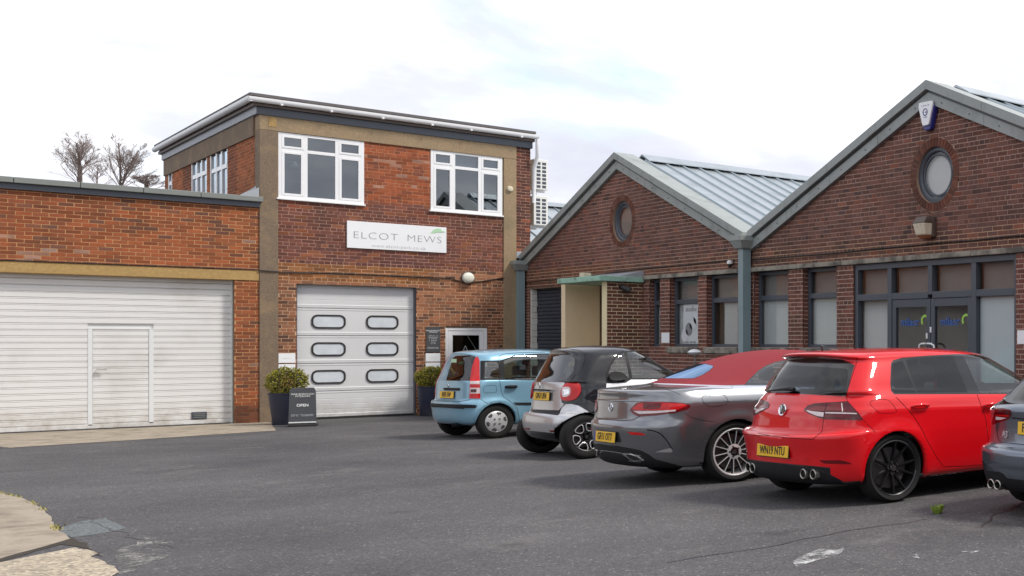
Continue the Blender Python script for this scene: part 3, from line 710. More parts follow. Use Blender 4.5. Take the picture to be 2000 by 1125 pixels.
# gable infill behind the brick skin, with the portholes left open
def infill(yp, cy, cz):
    mb = MB(); X = X3 + .05; N = 40
    tri = [(yp - HALF, ZEV - .25), (yp + HALF, ZEV - .25), (yp, ZPK - .25)]
    for k in range(N):
        def outer(a):
            d = Vector((math.cos(a), math.sin(a))); best = 99
            for i in range(3):
                p, q = Vector(tri[i]), Vector(tri[(i + 1) % 3]); n = Vector((-(q - p).y, (q - p).x)); den = n.dot(d)
                if abs(den) > 1e-9:
                    t = n.dot(p - Vector((cy, cz))) / den
                    if t > 0: best = min(best, t)
            return best
        a0, a1 = 2 * math.pi * k / N, 2 * math.pi * (k + 1) / N
        mb.poly([(X, cy + (RI + .02) * math.cos(a0), cz + (RI + .02) * math.sin(a0)), (X, cy + outer(a0) * math.cos(a0), cz + outer(a0) * math.sin(a0)), (X, cy + outer(a1) * math.cos(a1), cz + outer(a1) * math.sin(a1)), (X, cy + (RI + .02) * math.cos(a1), cz + (RI + .02) * math.sin(a1))])
    mb.build('gable_core', 'concrete_brown', hall)
infill(YP[0], *R1); infill(YP[1], *R2)
# concrete string course over the windows, sills
xs = [YEND1, px3(1900), px3(1770), px3(1663), px3(1560), px3(1454), px3(1350), Yc + .02]
for a, b in zip(xs[:-1], xs[1:]): MB().box((X3 - .05, a + .003, z_lb), (X3 + .2, b - .003, z_lt)).build('lintel', 'concrete_grey', hall, bev=.012)
for (a, b) in WN[1:]: MB().box((X3 - .05, a - .05, z_sill - .12), (X3 + REV, b + .05, z_sill)).build('sill', 'concrete_grey', hall, bev=.012)
# windows
def hall_window(y0, y1, zt, kind):
    X = X3 + .11; f = .065; win = MB().box((X, y0, z_sill), (X + .06, y0 + f, z_lb)).box((X, y1 - f, z_sill), (X + .06, y1, z_lb)).box((X, y0 + f, z_lb - f), (X + .06, y1 - f, z_lb)).box((X, y0 + f, z_sill), (X + .06, y1 - f, z_sill + f)).build('window', 'anthracite', hall, bev=.006)
    MB().box((X - .008, y0 + f, zt - .05), (X + .06, y1 - f, zt + .045)).build('transom', 'anthracite', win, bev=.008)
    MB().poly([(X + .035, y0 + f, z_sill + f), (X + .035, y1 - f, z_sill + f), (X + .035, y1 - f, zt - .05), (X + .035, y0 + f, zt - .05)]).build('pane', 'hall_glass', win)
    MB().poly([(X + .035, y0 + f, zt + .045), (X + .035, y1 - f, zt + .045), (X + .035, y1 - f, z_lb - f), (X + .035, y0 + f, z_lb - f)]).build('pane', 'hall_glass', win)
    y1b = y1 - (.0 if kind != 2 else (y1 - y0) * .3)
    bl = MB(); zq = z_sill + .04; st = .03
    while zq < zt - .05:
        bl.hexa([(X + .085, y0, zq), (X + .085, y1b, zq), (X + .09, y1b, zq), (X + .09, y0, zq), (X + .078, y0, zq + st - .002), (X + .078, y1b, zq + st - .002), (X + .083, y1b, zq + st - .002), (X + .083, y0, zq + st - .002)]); zq += st
    b_ = bl.build('blind', 'blind', win); tag(b_, kind='stuff')
    MB().box((X + .12, y0, zt + .0), (X + .125, y1, z_lb)).build('blind_head', 'pane_backing', win)
    MB().box((X + .175, y0 - .12, z_sill - .12), (X + .7, y1 + .12, z_lb + .1), skip=(5,)).build('room', 'interior_room', win)
zt1 = onX(1479, 582).z
for i, (a, b) in enumerate(WN): hall_window(a, b, zt1, 1 if i != 2 else 2)
# round stickers on the window beside the porch
a, b = WN[1]
Xs = X3 + .14
MB().poly([(Xs, a + .07, z_sill + .07), (Xs, b - .3, z_sill + .07), (Xs, b - .3, zt1 - .06), (Xs, a + .07, zt1 - .06)]).build('window_poster', 'film_grey', hall)
for (px, py) in ((1337.5, 655), (1345.5, 643), (1353.5, 632), (1361, 621)):
    c = onX(px, py, Xs - .004); MB().poly([(Xs - .006, c.y + .135 * math.cos(R(18 * q)), c.z + .135 * math.sin(R(18 * q))) for q in range(20)]).build('sticker', 'ink_grey' if px in (1345.5,) else 'ink_pale', hall)
textmesh('lettering', 'i8 studio', .15, 'ink_grey', hall, (Xs - .005, onX(1345, 604, Xs).y, onX(1345, 604, Xs).z), ROT_F3, spacing=1.2)
c = onX(1333, 670, Xs); strokes('lettering', (Xs - .004, c.y, c.z), (0, -1, 0), .55, .05, 'ink_grey', hall, 16)
# glazed entrance screen with double doors
y0, y1, z0, z1 = BF; X = X3 + .03; f = .09; zt2 = (onX(1668, 580).z + onX(1981, 570).z) / 2
ms = [px3(1899), px3(1813.5), px3(1734.5)]
ent = MB().box((X, y0, -.1), (X + .1, y0 + .07, z1)).box((X, y1 - f, -.1), (X + .1, y1, z1)).box((X, y0 + .07, z1 - .1), (X + .1, y1 - f, z1)).build('entrance_screen', 'anthracite', hall, bev=.008)
for i, m in enumerate(ms): MB().box((X - .004, m - .055, zt2 if i == 1 else -.1), (X + .1, m + .055, z1 - .1)).build('mullion', 'anthracite', ent, bev=.008)
edges = [y0 + .07, ms[0] - .055, ms[0] + .055, ms[1] - .055, ms[1] + .055, ms[2] - .055, ms[2] + .055, y1 - f]
for i in range(4):
    a, b = edges[2 * i], edges[2 * i + 1]
    MB().box((X - .002, a, zt2 - .06), (X + .1, b, zt2 + .05)).build('transom', 'anthracite', ent, bev=.008)
    MB().poly([(X + .06, a, zt2 + .05), (X + .06, b, zt2 + .05), (X + .06, b, z1 - .1), (X + .06, a, z1 - .1)]).build('pane', 'hall_glass', ent)
    MB().box((X + .16, a, zt2 + .05), (X + .165, b, z1 - .1)).build('roller_blind', 'pane_backing', ent)
    if i in (0, 3):
        MB().poly([(X + .06, a, 0), (X + .06, b, 0), (X + .06, b, zt2 - .06), (X + .06, a, zt2 - .06)]).build('pane', 'hall_glass', ent)
MB().box((X + .09, edges[0], 0), (X + .095, edges[1], zt2 - .06)).build('privacy_film', 'film_blue', ent)
MB().box((X + .14, edges[6], 0), (X + .145, edges[7], zt2 - .06)).build('privacy_film', 'film_grey', ent)
for (a, b, hs) in ((edges[2], ms[1] - .003, 1), (ms[1] + .003, edges[5], -1)):
    zd = zt2 - .065; s = .1
    leaf = MB().box((X + .01, a + .004, .1), (X + .07, a + s, zd)).box((X + .01, b - s, .1), (X + .07, b - .004, zd)).box((X + .01, a + s, zd - .13), (X + .07, b - s, zd)).box((X + .01, a + s, .1), (X + .07, b - s, .4)).build('door_leaf', 'anthracite', ent, bev=.006)
    MB().poly([(X + .04, a + s, .4), (X + .04, b - s, .4), (X + .04, b - s, zd - .13), (X + .04, a + s, zd - .13)]).build('pane', 'hall_glass', leaf)
    hy = b - .05 if hs > 0 else a + .05
    lp_ = onX(1817.5, 644, X) if hs > 0 else onX(1810, 656, X); MB().box((X - .005, lp_.y - .018, lp_.z - .045), (X + .012, lp_.y + .018, lp_.z + .045)).build('lock_plate', 'white_paint', leaf, bev=.004)
    hp = [onX(px_, py_, X - .07) for px_, py_ in (((1795, 682), (1796, 674), (1800, 671.5), (1808, 671)) if hs < 0 else ((1811, 671), (1819, 671.5), (1824, 675), (1825, 682)))]
    MB().tube(hp, .016, 8).tube([(X + .01, hp[0].y if hs < 0 else hp[-1].y, hp[0].z - .25), (X - .07, hp[0].y if hs < 0 else hp[-1].y, hp[0].z - .25), hp[0] if hs < 0 else hp[-1]], .014, 8).build('pull_handle', 'white_paint', leaf, smooth=60)
    yc = (a + b) / 2; zc = onX(1784, 628).z
    textmesh('lettering', 'milacr', .19, 'ink_blue', leaf, (X + .036, yc + .06, zc - .01), ROT_F3, bold=.004)
    MB().prism([(X + .036, yc - .33 + r * math.cos(R(t)), zc + .01 + r * math.sin(R(t))) for r, ts in ((.10, range(-40, 121, 20)), (.065, range(120, -41, -20))) for t in ts], (.002, 0, 0)).build('swoosh', 'ink_lime', leaf)
MB().box((X + .27, y0 - .2, -.12), (X + 1.6, y1 + .2, z1 + .12), skip=(5,)).build('lobby', 'interior_room', ent)
# shutter, painted block jamb
shX = X3 + .17
sho = MB().box((shX + .02, SH[0], -.1), (shX + .04, SH[1], SH[3])).build('roller_shutter', 'shutter_navy', hall)
zq = -.05
while zq < SH[3]:
    MB().prism([(shX + .02, SH[0], zq), (shX, SH[0], zq + .02), (shX - .006, SH[0], zq + .05), (shX, SH[0], zq + .078), (shX + .02, SH[0], zq + .088)], (0, SH[1] - SH[0], 0)).build('slat', 'shutter_navy', sho); zq += .09
zq = -.1
while zq < SH[3] - .04:
    h = min(.15, SH[3] - zq); MB().box((X3 + .02, SH[1] - .001, zq + .004), (X3 + .17 + random.uniform(-.01, .01), SH[1] - .05 - random.uniform(0, .012), zq + h)).build('block', 'white_block', hall, bev=.012); zq += .15
# porch: two cheek walls and a green-stained slab canopy
MB().box((XPW, Yc + .003, -.1), (X3 - .002, Yc + .22, z_can0)).build('porch_wall', 'cream_light', hall)
MB().box((XPW, Ypl, -.1), (X3 - .002, Ypl + .2, z_can0)).build('porch_wall', 'cream', hall)
MB().box((X3 + .2, Yc + .2, -.1), (X3 + .22, Ypl, z_can0)).build('porch_door', 'cream', hall)
can = MB().box((XCN, Yc - .12, z_can0 + .002), (X3 - .003, Ycl, z_can1)).build('canopy', 'copper_green', hall, bev=.015)
MB().prism([(X3 - .004, Yc - .10, z_can1), (X3 - .55, Yc - .10, z_can1), (X3 - .004, Yc - .10, z_can1 + .14)], (0, Ycl - Yc + .1, 0)).build('flashing', 'lead', can)
c = onX(1144, 535.5, XCN + .2); MB().box((XCN + .1, c.y - .09, z_can1), (XCN + .28, c.y + .09, z_can1 + .10)).build('canopy_block', 'lamp_cream', can, bev=.015)
# roofs: barge boards, metal sheets with raised seams, ridge caps
def roof_side(yp, sgn, x0, x1, name='roof', seam=True, gap=.40, xfirst=.62):
    ye = yp + sgn * HALF; t = .03
    def P(x, k, up=0): return (x, yp + sgn * HALF * k, ZPK - SL * HALF * k + up)
    ro = MB().hexa([P(x0, 0, -.06), P(x1, 0, -.06), P(x1, 1, -.06), P(x0, 1, -.06), P(x0, 0), P(x1, 0), P(x1, 1), P(x0, 1)]).build(name, 'roof_metal', hall)
    if seam:
        x = x0 + xfirst; me = None
        while x < x1 - .2:
            mb = MB(); w0, w1, h = .032, .016, .042
            mb.hexa([P(x - w0, .03, .001), P(x + w0, .03, .001), P(x + w0, .995, .001), P(x - w0, .995, .001), P(x - w1, .03, h), P(x + w1, .03, h), P(x + w1, .995, h), P(x - w1, .995, h)])
            mb.build('seam', 'roof_seam', ro); x += gap
    return ro
XR1 = XBK
for yp in YP:
    for sg in (1, -1): roof_side(yp, sg, X3 - .1, XR1)
    MB().prism([(X3 + .5, yp - .32, ZPK - .32 * SL + .075), (X3 + .5, yp, ZPK + .11), (X3 + .5, yp + .32, ZPK - .32 * SL + .075), (X3 + .5, yp + .32, ZPK - .32 * SL + .055), (X3 + .5, yp, ZPK + .07), (X3 + .5, yp - .32, ZPK - .32 * SL + .055)], (XR1 - X3 - .5, 0, 0)).build('ridge_cap', 'roof_metal', hall)
YP0 = YP[0] + 2 * HALF
roof_side(YP0, -1, XB + .3, XR1, xfirst=.3, gap=.55); roof_side(YP0, 1, XB + .3, XR1, seam=False)
MB().prism([(XB + .3, YP0 - .3, ZPK - .3 * SL + .075), (XB + .3, YP0, ZPK + .11), (XB + .3, YP0 + .3, ZPK - .3 * SL + .075), (XB + .3, YP0, ZPK + .05)], (XR1 - XB - .3, 0, 0)).build('ridge_cap', 'roof_metal', hall)
for yp in YP:
    for sg in (1, -1):
        def Q(k, up, x): return (x, yp + sg * HALF * k, ZPK - SL * HALF * k + up)
        ks = [0, .245, .5, .75, .985]
        for ka, kb in zip(ks[:-1], ks[1:]):
            ga = .0015 if ka else 0
            MB().hexa([Q(ka + ga, -.075, X3 - .13), Q(kb, -.075, X3 - .13), Q(kb, -.075, X3 + .32), Q(ka + ga, -.075, X3 + .32), Q(ka + ga, .075, X3 - .13), Q(kb, .075, X3 - .13), Q(kb, .075, X3 + .32), Q(ka + ga, .075, X3 + .32)]).build('barge_board', 'barge', hall, bev=.004)
            lb = MB().hexa([Q(ka + ga, -.29, X3 - .075), Q(kb, -.29, X3 - .075), Q(kb, -.29, X3 + .02), Q(ka + ga, -.29, X3 + .02), Q(ka + ga, -.12, X3 - .075), Q(kb, -.12, X3 - .075), Q(kb, -.12, X3 + .02), Q(ka + ga, -.12, X3 + .02)]).build('lower_barge', 'barge', hall)
            for q in range(2):
                kk = ka + (kb - ka) * (q + .5) / 2; c = Q(kk, -.205, X3 - .077); MB().lathe([(.012, 0), (.012, -.006), (0, -.007)], c, 'x', 8).build('bolt', 'anthracite', lb)
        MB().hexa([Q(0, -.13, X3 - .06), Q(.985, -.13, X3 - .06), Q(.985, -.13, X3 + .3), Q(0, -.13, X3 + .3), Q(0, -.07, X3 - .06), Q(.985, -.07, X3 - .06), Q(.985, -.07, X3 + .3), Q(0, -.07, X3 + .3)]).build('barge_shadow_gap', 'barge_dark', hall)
# valley hoppers and square downpipes
for yv, off in ((YV, 0), (YEND0 - .33, 0)):
    s = .085; xc = X3 - .13; zt_ = ZEV + .02
    MB().box((xc - s, yv - s, -.1), (xc + s, yv + s, zt_ - .22)).build('downpipe', 'pipe', hall, bev=.006)
    zj = CZ + .62 * (1 if yv == YV else .7); MB().box((xc - s - .006, yv - s - .006, zj), (xc + s + .006, yv + s + .006, zj + .03)).build('pipe_collar', 'pipe', hall)
    a, b = .13, .20
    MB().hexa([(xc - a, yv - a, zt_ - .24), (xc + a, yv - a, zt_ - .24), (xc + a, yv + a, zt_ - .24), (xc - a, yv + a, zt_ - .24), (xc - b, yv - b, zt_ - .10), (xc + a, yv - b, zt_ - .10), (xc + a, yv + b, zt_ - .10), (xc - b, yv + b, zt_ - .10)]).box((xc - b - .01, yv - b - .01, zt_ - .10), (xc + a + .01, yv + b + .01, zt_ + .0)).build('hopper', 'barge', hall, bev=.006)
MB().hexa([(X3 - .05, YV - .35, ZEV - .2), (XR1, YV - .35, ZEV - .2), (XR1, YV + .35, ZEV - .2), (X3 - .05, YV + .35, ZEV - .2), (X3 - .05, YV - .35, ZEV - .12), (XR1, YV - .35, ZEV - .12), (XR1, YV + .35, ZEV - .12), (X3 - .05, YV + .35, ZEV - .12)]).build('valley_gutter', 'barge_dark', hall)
# ================================================================ ground
def asphalt():
    m, n, b = newmat('asphalt')
    base = nramp(n, nnoise(n, .35, 6, 'Pos', .65), [(.32, (.062, .060, .064)), (.68, (.112, .107, .111))])
    v = n.nodes.new('ShaderNodeTexVoronoi'); v.inputs['Scale'].default_value = 75; g = n.nodes.new('ShaderNodeNewGeometry'); n.links.new(g.outputs['Position'], v.inputs['Vector'])
    sp = nramp(n, v.outputs['Color'], [(.0, (.55, .55, .55)), (.62, (1, 1, 1)), (.86, (1.25, 1.22, 1.2)), (.97, (3.0, 2.9, 2.7))])
    c = nmix(n, base, sp, 1.0, 'MULTIPLY')
    c = nmix(n, c, (.24, .215, .20), nramp(n, nnoise(n, .8, 8, 'Pos', .78, (1, 1, 1)), [(.56, 0.0), (.76, .6)]))
    c = nmix(n, c, (.055, .052, .055), nramp(n, nnoise(n, .22, 5, 'Pos', .6), [(.55, 0.0), (.72, .6)]))
    c = nmix(n, c, (.030, .029, .031), nramp(n, nnoise(n, 1.6, 3, 'Pos', .5), [(.66, 0.0), (.74, .55)]))
    c = nmix(n, c, (.19, .18, .18), nramp(n, nnoise(n, .5, 9, 'Pos', .8, (.5, 1.6, 1)), [(.58, 0.0), (.8, .5)]))
    n.links.new(c, b.inputs['Base Color']); b.inputs['Roughness'].default_value = .88; b.inputs['Specular IOR Level'].default_value = .3
    nbump(n, b, v.outputs['Distance'], .6, .012)
asphalt()
def speckle(name, c0, c1, scale, fleck, bump=.8):
    m, n, b = newmat(name); base = nramp(n, nnoise(n, .9, 6, 'Pos', .7), [(.35, c0), (.65, c1)])
    v = n.nodes.new('ShaderNodeTexVoronoi'); v.inputs['Scale'].default_value = scale; g = n.nodes.new('ShaderNodeNewGeometry'); n.links.new(g.outputs['Position'], v.inputs['Vector'])
    c = nmix(n, base, nramp(n, v.outputs['Color'], [(.1, (.55, .55, .55)), (.5, (1, 1, 1)), (.9, fleck)]), 1.0, 'MULTIPLY')
    n.links.new(c, b.inputs['Base Color']); b.inputs['Roughness'].default_value = .9; nbump(n, b, v.outputs['Distance'], bump, .012)
def feather(name, lo, hi, scale):
    m = M[name]; n = m.node_tree; o = [x for x in n.nodes if x.type == 'OUTPUT_MATERIAL'][0]; b = [x for x in n.nodes if x.type == 'BSDF_PRINCIPLED'][0]
    mx = n.nodes.new('ShaderNodeMixShader'); tr = n.nodes.new('ShaderNodeBsdfTransparent')
    n.links.new(nramp(n, nnoise(n, scale, 7, 'Pos', .75), [(lo, 0.0), (hi, 1.0)]), mx.inputs[0]); n.links.new(tr.outputs[0], mx.inputs[1]); n.links.new(b.outputs[0], mx.inputs[2]); n.links.new(mx.outputs[0], o.inputs[0])
speckle('exposed_aggregate', (.30, .25, .19), (.42, .36, .28), 45, (1.5, 1.5, 1.4))
speckle('patch_grey', (.095, .108, .112), (.12, .13, .135), 70, (1.4, 1.4, 1.4), .4)
speckle('patch_worn', (.16, .15, .145), (.22, .21, .205), 60, (2.0, 2.0, 1.9), .6)
speckle('spill_white', (.35, .35, .35), (.55, .55, .54), 60, (1.3, 1.3, 1.3), .4)
feather('patch_worn', .46, .62, 3.5); feather('spill_white', .44, .60, 5.0); feather('patch_grey', .20, .42, 4.0)
g = MB(); ys = [-400, -60, -20, 0, 10, 20, 30, 60, 600]; xsg = [-600, -60, 0, 40, 600]
for i in range(len(ys) - 1):
    for j in range(len(xsg) - 1):
        g.poly([(xsg[j], ys[i], gz(ys[i])), (xsg[j + 1], ys[i], gz(ys[i])), (xsg[j + 1], ys[i + 1], gz(ys[i + 1])), (xsg[j], ys[i + 1], gz(ys[i + 1]))])
tag(g.build('ground', 'asphalt', weld=True), 'dark worn asphalt yard', kind='structure')
def sheet(name, px, mat, up, rough=.03, thick=0.0, label=None, pts=None, seg=.12):
    P = pts or [onG(*p) for p in px]; out = []; n = len(P)
    for i in range(n):
        a, b = P[i], P[(i + 1) % n]; k = max(1, int((b - a).length / seg))
        for q in range(k):
            p = a.lerp(b, q / k); d = (b - a).normalized(); nn = Vector((-d.y, d.x, 0)); w_ = noise.noise(Vector((p.x * 2.2, p.y * 2.2, len(name)))) + .6 * noise.noise(Vector((p.x * 7, p.y * 7, 3)))
            p = p + nn * rough * w_; p.z = gz(p.y) + up; out.append(p)
    t = tessellate_polygon([out]); mb = MB(); mb.v = [tuple(p) for p in out]
    for f in t: mb.face(tuple(f))
    o = mb.build(name, mat); 
    if o.data.polygons and sum((p.normal.z * p.area for p in o.data.polygons)) < 0: o.data.flip_normals()
    return tag(o, label, kind='structure')
e0 = onG(0, 848.5)
sheet('apron', None, 'slab', .004, .015, pts=[Vector((-9, Y1 + .2, 0)), Vector((pierR + .2, Y1 + .05, 0)), onG(539, 841), onG(350, 853.5), onG(240, 861), onG(110, 869), onG(20, 875), onG(-40, 868), Vector((-9, Y1 - .9, 0))])
sheet('concrete_pad', [(-420, 950), (-60, 955), (0, 963), (45, 974), (80, 992), (100, 1012), (108, 1031), (122, 1042), (139, 1053), (70, 1073), (0, 1092), (-120, 1120), (-700, 1180)], 'slab', .005, .02)
sheet('gravel_patch', [(-300, 1150), (0, 1098), (60, 1086), (150, 1069), (180, 1078), (178, 1088), (205, 1098), (232, 1118), (210, 1150), (150, 1200), (-200, 1260)], 'exposed_aggregate', .0045, .06)
sheet('repair_patch', [(108, 1033), (160, 1018), (205, 1012), (246, 1032), (190, 1044), (138, 1050)], 'patch_grey', .002, .03)
sheet('worn_patch', [(215, 1085), (290, 1045), (335, 1062), (300, 1095), (250, 1120)], 'patch_worn', .002, .12)
for i, q in enumerate([[(1540, 1098), (1572, 1082), (1600, 1074), (1642, 1072), (1620, 1086), (1578, 1100), (1552, 1109)], [(1768, 1086), (1800, 1082), (1796, 1091)], [(1875, 1078), (1905, 1076), (1890, 1083)]]):
    sheet('paint_spill', q, 'spill_white', .003, .08)
def crack(px, w_=.012):
    P = [onG(*p) for p in px]; mb = MB(); L = []; Rr = []
    for i in range(len(P) - 1):
        k = max(2, int((P[i + 1] - P[i]).length / .1))
        for q in range(k):
            p = P[i].lerp(P[i + 1], q / k); p = p + Vector((noise.noise(p * 3) * .09 + noise.noise(p * 9) * .03, noise.noise(p * 3 + Vector((9, 9, 9))) * .09, 0)); L.append(p)
    for i in range(len(L) - 1):
        d = (L[i + 1] - L[i]).normalized(); nn = Vector((-d.y, d.x, 0)); a = w_ * (.4 + abs(noise.noise(L[i] * 4)) * 1.5); b = w_ * (.4 + abs(noise.noise(L[i + 1] * 4)) * 1.5)
        q = [L[i] - nn * a, L[i + 1] - nn * b, L[i + 1] + nn * b, L[i] + nn * a]
        mb.poly([(p.x, p.y, gz(p.y) + .0025) for p in q])
    tag(mb.build('asphalt_crack', 'black_rubber'), kind='structure')
crack([(1300, 1100), (1420, 1080), (1560, 1055), (1700, 1030), (1830, 1012)]); crack([(1925, 1030), (1945, 1005), (2000, 985)]); crack([(160, 1010), (215, 1030), (290, 1055), (330, 1075)], .009)
# soil joint between the two concrete patches and dry grass along their edges
sheet('soil_joint', [(-120, 1119), (0, 1090), (70, 1071), (139, 1051), (168, 1062), (196, 1088), (176, 1077), (150, 1068), (120, 1064), (70, 1077), (0, 1097), (-120, 1126)], 'soil', .0035, .05)
simple('dry_grass', (.30, .27, .07), .8, var=.5, vs=30, coord='Pos'); gm = MB(); rg = random.Random(8)
edge = [onG(*p) for p in ((-60, 955), (0, 963), (45, 974), (80, 992), (100, 1012), (108, 1031), (122, 1042), (139, 1053))]
for i in range(len(edge) - 1):
    for q in range(90):
        p = edge[i].lerp(edge[i + 1], rg.random()) + Vector((rg.gauss(0, .018), rg.gauss(0, .018), 0)); p.z = gz(p.y) + .004
        if noise.noise(p * 1.7) < -.12: continue
        h = rg.uniform(.008, .03); a = rg.uniform(0, 6.28); d = Vector((math.cos(a), math.sin(a), 0)); s = Vector((-d.y, d.x, 0)) * .004; gm.poly([p - s, p + s, p + d * h * .8 + Vector((0, 0, h))])
tag(gm.build('grass', 'dry_grass'), 'dry yellow grass along the edge of the concrete pad', 'grass', kind='stuff')
# weed tuft
tw = onG(1831, 1003); mb = MB(); rg = random.Random(4)
for k in range(90):
    a = rg.uniform(0, 6.28); r0 = rg.uniform(0, .035); h = rg.uniform(.03, .085); b = Vector((tw.x + r0 * math.cos(a), tw.y + r0 * math.sin(a), tw.z)); t = b + Vector((math.cos(a) * rg.uniform(.01, .05), math.sin(a) * rg.uniform(.01, .05), h)); s = Vector((-math.sin(a), math.cos(a), 0)) * .006
    m_ = b.lerp(t, .55) + Vector((0, 0, .012)); mb.poly([b - s, b + s, m_ + s * 1.3, t, m_ - s * 1.3])
simple('weed', (.22, .30, .04), .7, var=.4, vs=30)
tag(mb.build('weed', 'weed'), 'small yellow-green weed growing through a crack in the asphalt', 'weed')

# ================================================================ signs and fittings on the garages
def board(name, label, cat, x0, x1, ya, yb, mat, th=.02, Y=Y1, group=None):
    """ya, yb: (left, right) image rows of the top and bottom edge"""
    X0, X1_ = onY(x0, 600).x, onY(x1, 600).x; zt_ = (onY(x0, ya[0]).z + onY(x1, ya[1]).z) / 2; zb_ = (onY(x0, yb[0]).z + onY(x1, yb[1]).z) / 2
    o = empty(name, ((X0 + X1_) / 2, Y, zb_)); q = MB().box((X0 - o.location.x, -th - .004, 0), (X1_ - o.location.x, -.004, zt_ - zb_)).build('panel', mat, o, bev=.003)
    tag(o, label, cat, group); o['w'] = X1_ - X0; o['h'] = zt_ - zb_; return o
bd = board('sign_board', 'long white ELCOT MEWS sign with a green leaf above the sectional door', 'sign', 677, 871, (431, 444.5), (484, 494), 'sign_white', .03)
wd, hd = bd['w'], bd['h']; yq = -.036
t = textmesh('lettering', 'ELCOT', .228, 'ink_grey', bd, (-wd * .225, yq, hd * .48), ROT_F1, spacing=1.1, sx=1.18, bold=-.006)
t = textmesh('lettering', 'MEWS', .228, 'ink_grey', bd, (wd * .268, yq, hd * .48), ROT_F1, spacing=1.1, sx=1.10, bold=-.006)
textmesh('lettering', 'www.elcot-park.co.uk', .098, 'ink_pale', bd, (.02, yq, hd * .13), ROT_F1, spacing=1.12, sx=1.1)
MB().prism([(wd * (.33 + .115 * u), yq, hd * (.79 + v)) for u, v in ((0, -.05), (.25, .08), (.6, .15), (1, .14), (.85, .04), (.5, -.04), (.2, -.05))], (0, -.002, 0)).prism([(wd * (.39 + .115 * u), yq - .003, hd * (.82 + v)) for u, v in ((0, -.02), (.3, .07), (.55, .04), (.9, .01), (.5, -.03))], (0, -.002, 0)).build('leaf_logo', 'leaf_green', bd)
bd = board('directory_board', 'dark grey tenant directory board beside the white side door', 'sign', 832, 859, (638, 639), (688, 688), 'sign_grey')
def lines(bd, rows, y=-.026):
    for (zf, wf, h, s) in rows: strokes('lettering', (-bd['w'] * wf / 2, y, bd['h'] * zf), (1, 0, 0), bd['w'] * wf, h, 'ink_pale', bd, max(5, int(bd['w'] * wf / (h * .9))), s)
textmesh('lettering', 'MARLBOROUGH', .042, 'ink_white', bd, (0, -.026, bd['h'] * .85), ROT_F1); textmesh('lettering', 'INTERIORS', .036, 'ink_white', bd, (0, -.026, bd['h'] * .79), ROT_F1)
lines(bd, [(.64, .62, .022, 1), (.58, .74, .022, 2), (.52, .6, .022, 3), (.455, .6, .022, 4), (.39, .35, .022, 5), (.33, .35, .022, 6), (.18, .8, .02, 7), (.14, .92, .02, 8)])
for (n_, x0, x1, ya, yb, lb) in (('wall_plaque', 831, 859.5, (690, 690), (706.5, 706), 'white plaque directly under the dark directory board'), ('wall_plaque', 831, 859.5, (708.5, 708), (725, 724), 'lower white plaque partly behind the bush beside the side door'),
                                 ('wall_plaque', 543.5, 576.5, (690, 690), (709, 708.5), 'upper white plaque on the brick left of the sectional door'), ('wall_plaque', 543.5, 576.5, (711.5, 711), (729, 728), 'lower white plaque behind the bush left of the sectional door')):
    bd = board(n_, lb, 'plaque', x0, x1, ya, yb, 'sign_white', .012, group='white wall plaques'); lines(bd, [(.45, .5, .012, 2)], -.018)
# round bulkhead lamp
c = onY(913, 543); o = empty('bulkhead_lamp', (c.x, Y1, c.z)); tag(o, 'round cream bulkhead lamp on the brick wall above the side door', 'lamp')
MB().lathe([(.0, 0), (.15, 0), (.15, -.05), (.135, -.06)], (0, 0, 0), 'y', 28).build('base', 'lamp_brown', o, smooth=40)
MB().lathe([(.132, -.055), (.125, -.09), (.09, -.115), (.04, -.125), (0.001, -.127)], (0, 0, 0), 'y', 28).build('lamp_glass', 'lamp_glass', o, smooth=60)
# cable across the garage fronts to the lamp
def cable(name, pts, r, label): return tag(MB().tube(pts, r, 6).build(name, 'cable', smooth=60), label, 'cable')
cp = [onY(x, y, Y1 - .022) for x, y in ((-40, 512), (8, 508), (120, 512.5), (240, 517), (380, 522), (500, 526.5))] + [onY(510, 528, Y1 - .05), onY(541, 530, Y1 - .05)] + [onY(x, y, Y1 - .018) for x, y in ((548, 531.5), (640, 533), (720, 536), (800, 540), (880, 543.5), (893, 548), (905, 553))]
cable('wall_cable', cp, .012, 'thin black cable running along the garage fronts to the round lamp')
cp = [onY(x, y, Y1 - .018) for x, y in ((924, 552), (945, 549), (980, 543), (996, 546))]
cable('wall_cable', cp, .011, 'short black cable from the round lamp to the corner downpipe')
cp = [onX(x, y, X3 - .02) for x, y in ((1022, 553), (1060, 548), (1100, 545), (1180, 535), (1260, 524), (1330, 518), (1433, 507))]
cable('wall_cable', cp, .012, 'black cable sagging along the brick of the porch gable')
cp = [onX(x, y, X3 - .02) for x, y in ((1466, 508), (1560, 500), (1640, 494), (1700, 487), (1780, 480), (1850, 473), (1900, 470), (1960, 463), (2000, 460), (2080, 452))]
cable('wall_cable', cp, .013, 'black cable sagging along the brick above the glazed entrance')
